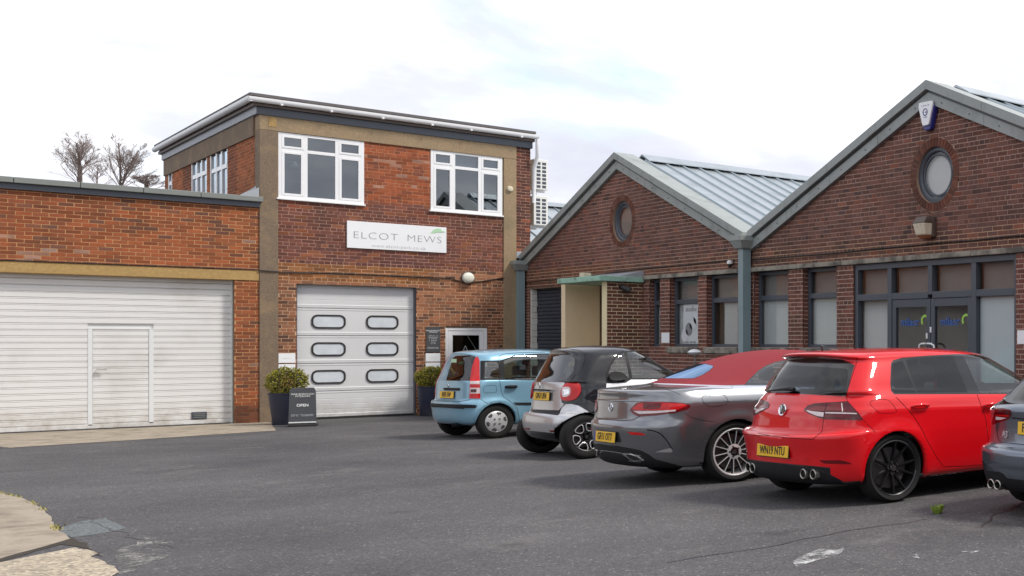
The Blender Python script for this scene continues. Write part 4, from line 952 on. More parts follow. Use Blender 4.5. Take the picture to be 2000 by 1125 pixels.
# air conditioning units on brackets at the end wall
for (xa, ya, xb, yb, lb) in ((1041, 313, 1070.5, 369, 'upper of two white air conditioning units on the workshop end wall'), (1040, 384, 1070.5, 439, 'lower of two white air conditioning units on the workshop end wall')):
    Ya = Y1 + .35; p, q = onY(xa + 2.5, yb, Ya), onY(xb, ya, Ya); w_, h_ = q.x - p.x, q.z - p.z
    o = empty('air_conditioner', (p.x, Ya, p.z)); tag(o, lb, 'air conditioner', 'air conditioners on the end wall')
    MB().box((0, 0, 0), (w_, .85, h_)).build('casing', 'white_paint', o, bev=.012)
    for i in range(7):
        for j in range(2):
            x_ = w_ * (.17 + j * .40); z_ = h_ * (.055 + i * .127); MB().box((x_, -.004, z_), (x_ + w_ * .28, .01, z_ + h_ * .085)).build('grille_slot', 'anthracite', o)
    MB().box((-.35, .15, -.06), (w_, .19, -.02)).box((-.35, .65, -.06), (w_, .69, -.02)).box((-.35, .15, -.4), (-.31, .19, -.06)).build('bracket', 'white_paint', o)
# alarm box
c = onX(1819, 225); o = empty('alarm_box', (X3, c.y, c.z)); tag(o, 'white and blue alarm box under the peak of the nearer gable', 'alarm box')
s0 = [(-.17, .19), (.17, .19), (.19, .12), (.085, -.2), (.06, -.22), (-.06, -.22), (-.085, -.2), (-.19, .12)]
MB().prism([(-.09, -y, z) for y, z in [(a * .98, b - .03) for a, b in s0]], (.08, 0, 0)).build('back_box', 'alarm_blue', o, bev=.012)
MB().prism([(-.125, -y * .93, z * .93 + .02) for y, z in s0], (.034, 0, 0)).build('cover', 'sign_white', o, bev=.012)
MB().lathe([(.045, 0), (.06, 0), (.06, -.002), (.045, -.002)], (-.127, 0, .03), 'x', 20, close=True).build('emblem', 'alarm_blue', o)
strokes('lettering', (-.1275, .05, .015), (0, -1, 0), .10, .04, 'alarm_blue', o, 4)
strokes('lettering', (-.1275, .05, -.06), (0, -1, 0), .10, .025, 'alarm_blue', o, 6); strokes('lettering', (-.1275, .1, .13), (0, -1, 0), .2, .016, 'alarm_blue', o, 12)
# security lamp under the porthole
c = onX(1817, 445); o = empty('security_lamp', (X3, c.y, c.z)); tag(o, 'old square lamp with brown hood under the nearer round window', 'lamp')
MB().box((-.09, -.16, -.16), (-.002, .16, .17)).build('back_plate', 'lamp_brown', o, bev=.02)
MB().hexa([(-.26, -.15, .06), (-.09, -.15, .06), (-.09, .15, .06), (-.26, .15, .06), (-.18, -.13, .17), (-.05, -.14, .18), (-.05, .14, .18), (-.18, .13, .17)]).build('hood', 'lamp_brown', o, bev=.02)
MB().hexa([(-.2, -.12, -.13), (-.08, -.14, -.13), (-.08, .14, -.13), (-.2, .12, -.13), (-.25, -.145, .06), (-.08, -.15, .06), (-.08, .15, .06), (-.25, .145, .06)]).build('lens', 'lamp_cream', o, bev=.02)
MB().hexa([(-.14, -.08, -.18), (-.06, -.1, -.18), (-.06, .1, -.18), (-.14, .08, -.18), (-.2, -.12, -.13), (-.07, -.14, -.13), (-.07, .14, -.13), (-.2, .12, -.13)]).build('rusty_base', 'rust', o, bev=.012)
# small camera by the downpipe, porch spot, notices
c = onX(1433, 516); o = empty('security_camera', (X3, c.y, c.z)); tag(o, 'small white domed camera beside the downpipe between the gables', 'camera')
MB().lathe([(.0, .075), (.04, .068), (.055, .04), (.055, .0), (0.001, -.0)], (-.08, 0, 0), 'z', 16).build('housing', 'white_paint', o, smooth=50); MB().lathe([(.045, 0), (.04, -.05), (.02, -.075), (.001, -.08)], (-.08, 0, 0), 'z', 16).box((-.08, -.02, .0), (0, .02, .03)).build('dome', 'black_rubber', o, smooth=50)
c = Vector((X_at(1213, Yc), Yc, 0)); zz_ = (ray(1213, 561) * (Yc / ray(1213, 561).y)).z + CZ
o = empty('spot_lamp', (c.x, Yc, zz_)); tag(o, 'small black spot lamp on the brick side of the porch', 'lamp')
MB().lathe([(.05, .0), (.05, -.05), (.03, -.055)], (0, 0, .02), 'y', 12).build('wall_base', 'black_rubber', o, smooth=40); MB().lathe([(.05, -.02), (.075, .16), (.06, .16), (.04, .0)], (.0, -.07, .0), (.75, -.5, -.45), 14).build('lamp_head', 'black_rubber', o, smooth=40)
for (xa, ya, xb, yb, lb) in ((1293, 650, 1308, 669.5, 'white notice on the brick pier left of the sticker window'), (1988, 645, 2010, 672, 'white notice on the brick pier right of the glazed entrance')):
    p, q = onX(xa, yb), onX(xb, ya); o = empty('wall_notice', (X3, p.y, p.z)); tag(o, lb, 'notice', 'white notices on the hall'); MB().box((-.015, q.y - p.y, 0), (-.004, 0, q.z - p.z)).build('panel', 'sign_white', o, bev=.002)

c = onX(1357, 688, X3 - .35); o = empty('post_lamp', (c.x, c.y, gz(c.y))); tag(o, 'white oval lamp head on a thin post before the hall wall', 'lamp'); hz_ = c.z - gz(c.y)
MB().tube([(0, 0, 0), (0, 0, hz_ - .04)], .012, 8).build('post', 'flash_grey', o); q = MB().lathe([(.001, -.065), (.08, -.05), (.14, 0), (.08, .05), (.001, .065)], (0, 0, hz_), 'z', 20).build('lamp_head', 'sign_white', o, smooth=60)
# ================================================================ pots with clipped bushes, pavement sign
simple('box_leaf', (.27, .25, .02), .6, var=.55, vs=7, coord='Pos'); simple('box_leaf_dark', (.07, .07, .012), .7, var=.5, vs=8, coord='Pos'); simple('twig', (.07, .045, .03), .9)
def planter(px, pyb, pyt, hw_px, ball, label):
    c = onG(px, pyb); ppm = F_PX / (c.x * FW.x + c.y * FW.y); h = (pyb - pyt) / ppm; rt_ = hw_px / ppm; rb_ = rt_ * .76
    o = empty('planter', c); tag(o, label, 'planter', 'planters beside the sectional door')
    MB().lathe([(rb_ * .98, 0), (rb_, .01), (rt_ * .98, h - .03), (rt_ * 1.02, h - .02), (rt_ * 1.02, h), (rt_ * .93, h), (rt_ * .9, h - .05)], (0, 0, 0), 'z', 36).build('pot', 'pot_navy', o, smooth=35)
    MB().lathe([(0.001, 0), (rt_ * .92, 0)], (0, 0, h - .04), 'z', 24).build('soil', 'soil', o)
    bx, by, rx, rz_ = ball; cx = (bx - px) / ppm; cz = (pyb - by) / ppm; rx /= ppm; rz_ /= ppm; rg = random.Random(px)
    mb = MB(); C0 = Vector((RT.x * cx, RT.y * cx, cz))
    for k in range(5200):
        d = Vector((rg.gauss(0, 1), rg.gauss(0, 1), rg.gauss(0, 1))).normalized(); lump = 1 + .16 * noise.noise(d * 3.1 + Vector((px, 0, 0))) + .08 * noise.noise(d * 8)
        r = lump * (rg.random() ** .22 if rg.random() < .7 else rg.uniform(.9, 1.05)); p = C0 + Vector((d.x * rx * r, d.y * rx * r, d.z * rz_ * r * (1.0 if d.z > 0 else .95)))
        t1 = (d + Vector((rg.uniform(-.9, .9), rg.uniform(-.9, .9), rg.uniform(-.5, 1)))).normalized(); t2 = t1.orthogonal().normalized(); t2 = (t2 * math.cos(k) + t1.cross(t2) * math.sin(k)); s = rg.uniform(.012, .024)
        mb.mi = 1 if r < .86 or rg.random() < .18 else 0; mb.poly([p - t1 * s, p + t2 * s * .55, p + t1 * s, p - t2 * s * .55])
    tag(mb.build('foliage', ['box_leaf', 'box_leaf_dark'], o), kind='stuff')
    tb = MB()
    for k in range(9):
        a = k * .7; tb.tube([(0, 0, h - .05), (rx * .3 * math.cos(a), rx * .3 * math.sin(a), (h + cz) / 2), C0 + Vector((rx * .75 * math.cos(a), rx * .75 * math.sin(a), rg.uniform(-.3, .5) * rz_))], [.012, .009, .004], 5)
    tb.build('stem', 'twig', o)
planter(562, 829, 767, 31, (561, 746, 33, 28), 'dark blue pot with round green bush left of the sectional door')
planter(842.5, 812, 754, 24, (844, 738, 28, 22), 'dark blue pot with round green bush between sectional door and blue car')
c = onG(591, 833); a_ = Vector((.95, -.31, 0)).normalized(); n_ = Vector((-a_.y, a_.x, 0)); o = empty('pavement_sign', c, math.atan2(a_.y, a_.x)); tag(o, 'dark grey OPEN pavement sign standing before the left planter', 'pavement sign')
ppm = F_PX / (c.x * FW.x + c.y * FW.y); ws_, hs_ = 44 / ppm / 1.0, 75 / ppm; tilt = .05
sh = [(-ws_ / 2, .05), (ws_ / 2, .05), (ws_ * .47, hs_ - .06), (ws_ * .41, hs_), (-ws_ * .41, hs_), (-ws_ * .47, hs_ - .06)]
MB().prism([(x, tilt * z - .02, z) for x, z in sh], (0, .025, 0)).build('panel', 'sign_grey', o, bev=.006)
MB().prism([(x * .9, .28 - tilt * z * 2.2, z) for x, z in sh], (0, .02, 0)).build('rear_panel', 'sign_grey', o)
MB().box((-ws_ * .52, -.06, .0), (ws_ * .52, .32, .05)).build('foot', 'black_rubber', o, bev=.015)
zf = .085; MB().box((-ws_ * .49, tilt * zf - .035, zf - .011), (ws_ * .49, tilt * zf - .021, zf + .011)).build('strip', 'ink_white', o)
ra = (R(90) - math.atan(tilt), 0, 0)
textmesh('lettering', 'MARLBOROUGH', .05, 'ink_white', o, (0, tilt * hs_ * .84 - .024, hs_ * .84), ra); textmesh('lettering', 'INTERIORS', .05, 'ink_white', o, (0, tilt * hs_ * .785 - .024, hs_ * .785), ra); textmesh('lettering', 'OPEN', .075, 'ink_white', o, (0, tilt * hs_ * .55 - .024, hs_ * .55), ra, bold=.002)
for i, zf in enumerate((.30, .27)): strokes('lettering', (-ws_ * .4, tilt * hs_ * zf - .0225, hs_ * zf), (1, 0, 0), ws_ * .8, .018, 'ink_pale', o, 18, i)

# ================================================================ bare trees beyond the garages
simple('bark', (.16, .125, .11), .95, var=.3, coord='Pos'); simple('twigs', (.30, .24, .215), .95, var=.3, coord='Pos')
def bare_tree(px, dist, top_y, base_y, spread_px, lean, seed, label, dens=1.0, forks=2):
    P = ray(px, HOR) * dist; k = dist / F_PX; zb = (HOR - base_y) * k + CZ; H = (base_y - top_y) * k; S = spread_px * k; base = Vector((P.x, P.y, 0))
    o = empty('bare_tree', base); tag(o, label, 'tree', 'bare trees beyond the garages'); rg = random.Random(seed); trunk, tw_ = MB(), MB()
    side = Vector((RT.x, RT.y, 0))
    def br(p, d, L, r, lv):
        n = 4 if lv < 2 else 3; pts = [p]; rs = [r]; q = p
        for i in range(n):
            d = (d + Vector((rg.gauss(0, .10), rg.gauss(0, .10), rg.gauss(.03, .06))) * (.6 + lv * .3)).normalized(); q = q + d * L / n; pts.append(q); rs.append(max(.0038, r * (1 - (i + 1) / n * .6)))
        (trunk if lv < 1 else tw_).tube(pts, rs, 6 if lv < 1 else 3, cap=False)
        if lv >= 3: return
        for j in range(int((20, 8, 6)[lv] * dens + rg.random())):
            t = rg.uniform(.06 if lv == 0 else .2, 1.0); i = min(n - 1, int(t * n)); a = pts[i].lerp(pts[i + 1], t * n - i); dd = (pts[i + 1] - pts[i]).normalized()
            az = rg.uniform(0, 6.28); o1 = dd.orthogonal().normalized(); o2 = dd.cross(o1); ang = rg.uniform(.55, .95) if lv == 0 else rg.uniform(.35, .75)
            nd = dd * math.cos(ang) + (o1 * math.cos(az) + o2 * math.sin(az)) * math.sin(ang); nd = (nd + side * lean * .5 + Vector((0, 0, .2))).normalized()
            br(a, nd, L * rg.uniform(.45, .62) * (1.25 - t * .85), max(.0055, rs[i] * .42), lv + 1)
    for q in range(forks):
        a = (q - (forks - 1) / 2) * .22; br(Vector((0, 0, zb)), (Vector((0, 0, 1)) + side * (a + lean)).normalized(), H * (.8 - .06 * q), H * .017, 0)
    zs_ = sorted(v[2] - zb for v in tw_.v); mz = zs_[int(len(zs_) * .992)]; sd_ = sorted(abs(v[0] * RT.x + v[1] * RT.y - (v[2] - zb) * lean) for v in tw_.v); ml = sd_[int(len(sd_) * .97)]
    for b_ in (trunk, tw_):
        nv_ = []
        for (x, y, z) in b_.v:
            z -= zb; c_ = z * lean; l_ = x * RT.x + y * RT.y - c_; f_ = x * FW.x + y * FW.y; l_ = l_ * S / ml + c_ * (H / mz); f_ *= S / ml; nv_.append((RT.x * l_ + FW.x * f_, RT.y * l_ + FW.y * f_, z * H / mz + zb))
        b_.v = nv_
    trunk.tube([(0, 0, -.3), (.05, 0, zb * .5), (0, 0, zb + .05)], [H * .03, H * .026, H * .018], 8)
    trunk.build('trunk', 'bark', o, smooth=60); tag(tw_.build('crown', 'twigs', o), kind='stuff')
bare_tree(157, 80, 258, 372, 44, .03, 3, 'tall leafless tree at the left, its crown fanning upward', 1.0)
bare_tree(234, 84, 264, 374, 38, .28, 12, 'leafless tree leaning right beside the workshop', 1.05)
bare_tree(188, 88, 318, 372, 26, .05, 21, 'short leafless tree between the two tall bare trees', .85, 1)
bare_tree(285, 90, 338, 376, 30, .05, 31, 'low leafless tree top against the workshop side wall', .85, 2)

# ================================================================ brick range across the yard, behind the camera, seen in reflections
ob = empty('opposite_building', (0, -16, gz(-16))); tag(ob, 'long brick range with a grey pitched roof across the yard', 'building')
MB().box((-26, -8, 0), (34, 0, 3.6)).build('wall', 'opp_brick', ob) if simple('opp_brick', (.19, .085, .055), .9, var=.3, vs=2) else None
MB().prism([(-26.3, .4, 3.5), (-26.3, -4, 5.6), (-26.3, -8.4, 3.5)], (60.6, 0, 0)).build('roof', 'fascia_dark', ob)
for k in range(9):
    x = -22 + k * 6.2; w_ = MB().box((x, .0, 1.0), (x + 2.2, .05, 2.6)).build('window', 'white_upvc', ob); MB().box((x + .1, .05, 1.1), (x + 1.05, .06, 2.5)).build('pane', 'interior_dark', w_); MB().box((x + 1.15, .05, 1.1), (x + 2.1, .06, 2.5)).build('pane', 'interior_dark', w_)
# ================================================================ cars
def paint(name, col, metal=0.0, rough=.32, coat=1.0, flake=0.0):
    m, n, b = newmat(name); g = n.nodes.new('ShaderNodeNewGeometry')
    c = nmix(n, col, tuple(min(1, x * 1.12) for x in col), nnoise(n, 1.2, 2))
    c = nmix(n, c, (.018, .018, .02), g.outputs['Backfacing'])           # the inside of the shell is trimmed in black
    n.links.new(c, b.inputs['Base Color']); b.inputs['Metallic'].default_value = metal; b.inputs['Roughness'].default_value = rough
    b.inputs['Coat Weight'].default_value = coat; b.inputs['Coat Roughness'].default_value = .012; b.inputs['Coat IOR'].default_value = 1.48; b.inputs['Specular IOR Level'].default_value = .12
    if flake:
        bp = nbump(n, b, nnoise(n, 900, 1), flake, .002)
    return m
paint('paint_red', (.60, .003, .008), 0, .38); paint('paint_blue', (.20, .37, .48), .35, .35, flake=.1); paint('paint_grey', (.185, .19, .205), .8, .25)
paint('paint_black', (.004, .004, .007), 0, .3); paint('paint_silver', (.50, .50, .51), .7, .3); paint('paint_slate', (.15, .175, .215), .75, .25); paint('paint_silver_skylit', (.78, .78, .80), 0, .3)
simple('softtop', (.235, .034, .042), .92, var=.12, vs=40, bump=.3, bs=500, spec=.2); simple('softtop_dark', (.10, .012, .016), .9)
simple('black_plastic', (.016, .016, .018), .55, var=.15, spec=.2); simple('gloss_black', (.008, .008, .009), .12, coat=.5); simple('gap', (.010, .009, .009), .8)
simple('tyre', (.017, .0165, .0165), .85, var=.25, vs=20, spec=.2); simple('alloy', (.72, .72, .73), .34, .6, var=.06); simple('alloy_dark', (.05, .05, .055), .4, .5); simple('rim_black', (.012, .012, .013), .28, .3, coat=.4)
simple('wheel_cover', (.50, .50, .51), .42, .4); simple('brake', (.16, .15, .15), .5, .7); simple('chrome', (.78, .78, .79), .12, 1.0, var=.02); simple('pipe_steel', (.42, .40, .36), .3, .95)
simple('lamp_red', (.55, .005, .006), .15, coat=0, var=.3, vs=9); simple('lamp_dark_red', (.13, .002, .005), .1, coat=0, var=.35, vs=9); simple('lamp_smoke', (.075, .006, .009), .1, coat=0, var=.5, vs=14); simple('lamp_clear', (.70, .58, .58), .15, coat=.5, var=.25, vs=30); simple('lamp_amber', (.7, .25, .12), .15, coat=1.0)
simple('plate_yellow', (.80, .47, .02), .4, var=.05); simple('seat', (.035, .034, .036), .85); simple('seat_grey', (.13, .13, .14), .85); simple('headlining', (.25, .24, .22), .9); simple('euro_blue', (.02, .05, .3), .4)
glassmat('car_glass', (.70, .80, .76), boost=.07); glassmat('car_glass_dark', (.07, .075, .08), boost=.02); glassmat('car_glass_rear', (.07, .10, .14), boost=.0); glassmat('screen_sky_reflection', (.25, .4, .6), boost=.34, gloss=(.42, .62, .92))  # convertible's rear screen: blue sky reflection put into the gloss colour

def pchip(xs, ys, q):
    n = len(xs); h = [xs[i + 1] - xs[i] for i in range(n - 1)]; dl = [(ys[i + 1] - ys[i]) / h[i] for i in range(n - 1)]; d = [0.0] * n
    d[0], d[-1] = dl[0], dl[-1]
    for i in range(1, n - 1):
        if dl[i - 1] * dl[i] > 0:
            w1, w2 = 2 * h[i] + h[i - 1], h[i] + 2 * h[i - 1]; d[i] = (w1 + w2) / (w1 / dl[i - 1] + w2 / dl[i])
    out = []; i = 0
    for x in q:
        while i < n - 2 and x > xs[i + 1]: i += 1
        t = (x - xs[i]) / h[i]; a = ys[i]; b = ys[i + 1]
        out.append((1 + 2 * t) * (1 - t) ** 2 * a + t * (1 - t) ** 2 * h[i] * d[i] + t * t * (3 - 2 * t) * b + t * t * (t - 1) * h[i] * d[i + 1])
    return out
class Car:
    def __init__(s, name, label, loc, deg, group='cars parked along the hall'):
        s.root = empty(name, (loc[0], loc[1], gz(loc[1]))); s.root.rotation_euler = (math.atan(-.0105), 0, R(deg)); tag(s.root, label, 'car', group)
        bpy.context.view_layer.update(); s.M = s.root.matrix_world.copy(); s.I = s.M.inverted(); s.eye = s.I @ Vector((0, 0, CZ)); s.R3 = s.I.to_3x3()
        s.parts = {}; s.pn = 1; s.liner = .76; s.la = (-12, 192)
    def dirpx(s, p): return (s.R3 @ ray(*p)).normalized()
    def px(s, c):
        w_ = s.M @ c; d = w_.x * FW.x + w_.y * FW.y; return (CXP + F_PX * (w_.x * RT.x + w_.y * RT.y) / d, HOR - F_PX * (w_.z - CZ) / d)
    def loft(s, rings, sub=3, cr=.45, nr=2.6, cf=.55, nf=2.4, drop=lambda x: 0, belt=0.0, xm=1.0, nside=44, bulge=.015, arches=(), flare=.018, ar=.36):
        """rings: (xr, zr, w, zs, xf, zf, kd[, cr, nr]) from the sill up; each ring runs from the tail round the corner along the side to the nose"""
        K = len(rings); full = [tuple(r) + ((cr,) if len(r) < 8 else ()) + ((nr,) if len(r) < 9 else ()) for r in rings]
        t = [0.0]
        for a, b in zip(full[:-1], full[1:]): t.append(t[-1] + max(.012, math.dist(a[:4], b[:4])))
        q = []
        for i in range(K - 1):
            m = max(1, min(5, int((t[i + 1] - t[i]) / .03)))
            q += [t[i] + (t[i + 1] - t[i]) * j / m for j in range(m)]
        q.append(t[-1]); cols = [pchip(t, [r[j] for r in full], q) for j in range(9)]
        bm = bmesh.new(); grid = []
        for k in range(len(q)):
            xr, zr, w_, zs, xf, zf, kd, c_, n_ = [c[k] for c in cols]; pts = []
            w_ = max(w_, 1e-4); c_ = min(c_, (xf - xr) * .45); g_ = min(cf, (xf - xr) * .45); NR, NF = 22, 14
            def zside(x): return zs + kd * drop(x) + belt * (x - xm) * min(1, max(0, (zs - .3) / .5))
            for i in range(NR):
                a = (i / NR) * math.pi / 2; y = w_ * math.sin(a) ** (2 / n_); x = xr + c_ * (1 - math.cos(a) ** (2 / n_)); f = math.sin(a) ** 2; pts.append((x, y, zr + (zside(x) - zr) * f))
            for i in range(nside):
                x = xr + c_ + (xf - g_ - xr - c_) * i / nside; u = i / nside; pts.append((x, w_ * (1 + bulge * math.sin(math.pi * u)), zside(x)))
            for i in range(NF + 1):
                a = (1 - i / NF) * math.pi / 2; y = w_ * math.sin(a) ** (2 / nf) if a > 1e-6 else 0; x = xf - g_ * (1 - math.cos(a) ** (2 / nf)); f = math.sin(a) ** 2; pts.append((x, y, zf + (zside(x) - zf) * f))
            out = []
            for (x, y, z) in pts:
                for (ax, az) in arches:
                    r_ = math.hypot(x - ax, z - az)
                    if y > .45: y += flare * math.exp(-((r_ - ar - .02) / .07) ** 2)
                out.append((x, y, z))
            grid.append(out)
        n = len(grid[0]); V = []
        for row in grid:
            vr = [bm.verts.new(p) for p in row]; vl = [vr[i] if (i == 0 or i == n - 1) else bm.verts.new((row[i][0], -row[i][1], row[i][2])) for i in range(n)]
            V.append((vr, vl))
        s.plab = bm.faces.layers.int.new('part')
        for k in range(len(V) - 1):
            for i in range(n - 1):
                for sd_ in (0, 1):
                    f = [V[k][sd_][i], V[k][sd_][i + 1], V[k + 1][sd_][i + 1], V[k + 1][sd_][i]]
                    if sd_ == 0: f.reverse()
                    try: bm.faces.new(f)
                    except ValueError: pass
        bmesh.ops.remove_doubles(bm, verts=bm.verts, dist=2e-4); bmesh.ops.dissolve_degenerate(bm, dist=1e-4, edges=bm.edges)
        bmesh.ops.recalc_face_normals(bm, faces=bm.faces)
        up = sum(f.normal.z * f.calc_area() for f in bm.faces if f.calc_center_median().z > 1.2)
        if up < 0: bmesh.ops.reverse_faces(bm, faces=bm.faces)
        s.bm = bm; s.bvh = BVHTree.FromBMesh(bm); return s
    # -- cutters: planes through the outline, exact edges
    def _cut(s, faces, planes):
        bm = s.bm
        for co, no, test in planes:
            sel = [f for f in faces if f.is_valid and test(f)]
            if not sel: continue
            g_ = set(sel)
            for f in sel: g_.update(f.edges); g_.update(f.verts)
            r = bmesh.ops.bisect_plane(bm, geom=list(g_), plane_co=co, plane_no=no, dist=1e-5)
            faces.update(e for e in r['geom'] if isinstance(e, bmesh.types.BMFace))
        return [f for f in faces if f.is_valid]
    def _pip(s, p, poly):
        x, y = p; c = False; j = len(poly) - 1
        for i in range(len(poly)):
            xi, yi = poly[i]; xj, yj = poly[j]
            if (yi > y) != (yj > y) and x < (xj - xi) * (y - yi) / (yj - yi) + xi: c = not c
            j = i
        return c
    def _new(s, name, mat, **k): s.parts[s.pn] = (name, mat, k); s.pn += 1; return s.pn - 1
    def cookie(s, poly, name, mat, mirror=True, where=lambda c, n: True, rnd=0, **k):
        for _ in range(rnd): poly = [q for i in range(len(poly)) for q in ((.75 * poly[i][0] + .25 * poly[(i + 1) % len(poly)][0], .75 * poly[i][1] + .25 * poly[(i + 1) % len(poly)][1]), (.25 * poly[i][0] + .75 * poly[(i + 1) % len(poly)][0], .25 * poly[i][1] + .75 * poly[(i + 1) % len(poly)][1]))]
        """outline in photograph pixels, laid on the real surface of this car; mirrored to the far side"""
        xs = [p[0] for p in poly]; ys = [p[1] for p in poly]; bb = (min(xs), max(xs), min(ys), max(ys)); ids = []
        for sg in ((1, -1) if mirror else (1,)):
            def T(v): return Vector((v.x, v.y * sg, v.z))
            eye = T(s.eye); cand = set(); cache = {}
            for f in s.bm.faces:
                c = f.calc_center_median()
                if f.normal.dot(eye - c) <= 0 or not where(T(c), T(f.normal)): continue
                q0, q1 = s.px(T(c))
                if q0 < bb[0] - 24 or q0 > bb[1] + 24 or q1 < bb[2] - 24 or q1 > bb[3] + 24: continue
                P = [s.px(T(v.co)) for v in f.verts]
                if max(p[0] for p in P) < bb[0] or min(p[0] for p in P) > bb[1] or max(p[1] for p in P) < bb[2] or min(p[1] for p in P) > bb[3]: continue
                cand.add(f)
            planes = []
            for i in range(len(poly)):
                a, b = poly[i], poly[(i + 1) % len(poly)]; no = T(s.dirpx(a)).cross(T(s.dirpx(b)))
                if no.length < 1e-9: continue
                sb = (min(a[0], b[0]) - .05, max(a[0], b[0]) + .05, min(a[1], b[1]) - .05, max(a[1], b[1]) + .05)
                def test(f, sb=sb):
                    P = [s.px(T(v.co)) for v in f.verts]
                    return not (max(p[0] for p in P) < sb[0] or min(p[0] for p in P) > sb[1] or max(p[1] for p in P) < sb[2] or min(p[1] for p in P) > sb[3])
                planes.append((eye, no.normalized(), test))
            fs = s._cut(cand, planes); pid = s._new(name, mat, **k); ids.append(pid)
            for f in fs:
                if s._pip(s.px(T(f.calc_center_median())), poly): f[s.plab] = pid
        return ids
    def flat(s, poly, axis, name, mat, where, **k):
        """outline in the car's own plane: axis 'y' = (x, z) seen from the side, both sides; axis 'x' = (y, z) seen from the end"""
        A = {'y': (0, 2), 'x': (1, 2), 'z': (0, 1)}[axis]; D = Vector({'y': (0, 1, 0), 'x': (1, 0, 0), 'z': (0, 0, 1)}[axis])
        xs = [p[0] for p in poly]; ys = [p[1] for p in poly]; pid = s._new(name, mat, **k) if mat else -9
        def box(f): return min(v.co[A[0]] for v in f.verts), max(v.co[A[0]] for v in f.verts), min(v.co[A[1]] for v in f.verts), max(v.co[A[1]] for v in f.verts)
        cand = set()
        for f in s.bm.faces:
            c = f.calc_center_median()
            if not where(c, f.normal): continue
            b = box(f)
            if b[1] < min(xs) or b[0] > max(xs) or b[3] < min(ys) or b[2] > max(ys): continue
            cand.add(f)
        planes = []
        def p3(p): v = Vector((0, 0, 0)); v[A[0]] = p[0]; v[A[1]] = p[1]; return v
        for i in range(len(poly)):
            a, b = poly[i], poly[(i + 1) % len(poly)]; sb = (min(a[0], b[0]) - 1e-4, max(a[0], b[0]) + 1e-4, min(a[1], b[1]) - 1e-4, max(a[1], b[1]) + 1e-4)
            no = (p3(b) - p3(a)).cross(D)
            if no.length < 1e-7: continue
            def test(f, sb=sb): q = box(f); return not (q[1] < sb[0] or q[0] > sb[1] or q[3] < sb[2] or q[2] > sb[3])
            planes.append((p3(a), no.normalized(), test))
        fs = s._cut(cand, planes); hit = []
        for f in fs:
            c = f.calc_center_median()
            if s._pip((c[A[0]], c[A[1]]), poly): f[s.plab] = pid; hit.append(f)
        return pid, hit
    def line(s, pts, w_=1.5, k_=.9, name='panel_gap', mat='gap', mirror=True, where=lambda c, n: True, **k):
        if len(pts) > 6 and pts[0] == pts[-1]:
            q = pts[:-1]; pts = [z for i in range(len(q)) for z in ((.75 * q[i][0] + .25 * q[(i + 1) % len(q)][0], .75 * q[i][1] + .25 * q[(i + 1) % len(q)][1]), (.25 * q[i][0] + .75 * q[(i + 1) % len(q)][0], .25 * q[i][1] + .75 * q[(i + 1) % len(q)][1]))]; pts.append(pts[0])
        L, Rr = [], []
        for i, p in enumerate(pts):
            a = Vector(pts[max(0, i - 1)]); b = Vector(pts[min(len(pts) - 1, i + 1)]); d = (b - a).normalized(); n = Vector((-d.y, d.x)) * w_ * k_ / 2; L.append(tuple(Vector(p) + n)); Rr.append(tuple(Vector(p) - n))
        return s.cookie(L + Rr[::-1], name, mat, mirror, where, push=-.004, **k)
    def arches(s, centres, r, sill):
        s.bm.normal_update(); s.nv0 = {v: v.normal.copy() for v in s.bm.verts}
        for (cx, cz) in centres:
            poly = [(cx + r * math.cos(R(a)), cz + r * math.sin(R(a))) for a in range(-30, 211, 8)]; poly = [(cx + r, -.2)] + [(cx + r, cz - r * .5)] + poly[4:-4] + [(cx - r, cz - r * .5), (cx - r, -.2)]
            _, hit = s.flat(poly, 'y', 'x', None, lambda c, n: abs(c.y) > .5)
            bmesh.ops.delete(s.bm, geom=[f for f in hit if f.is_valid], context='FACES')
            ed = [e for e in s.bm.edges if len(e.link_faces) == 1 and all(abs(math.hypot(v.co.x - cx, v.co.z - cz) - r) < .012 and abs(v.co.y) > .45 for v in e.verts)]
            if ed:
                ex = bmesh.ops.extrude_edge_only(s.bm, edges=ed)
                for v in ex['geom']:
                    if isinstance(v, bmesh.types.BMVert): v.co.y *= .955
            for sg in (1, -1):
                lm = MB(); N = 26; rr = r + .004
                for i in range(N):
                    a0, a1 = R(s.la[0] + (s.la[1] - s.la[0]) * i / N), R(s.la[0] + (s.la[1] - s.la[0]) * (i + 1) / N)
                    p = [(cx + rr * math.cos(a), sg * y, max(cz + rr * math.sin(a), .12)) for a, y in ((a0, .50), (a1, .50), (a1, s.liner), (a0, s.liner))]; lm.poly(p)
                    lm.poly([(cx, sg * .52, cz), (cx + rr * math.cos(a0), sg * .52, max(.12, cz + rr * math.sin(a0))), (cx + rr * math.cos(a1), sg * .52, max(.12, cz + rr * math.sin(a1)))])
                lm.build('wheel_arch_liner', 'gap', s.root)
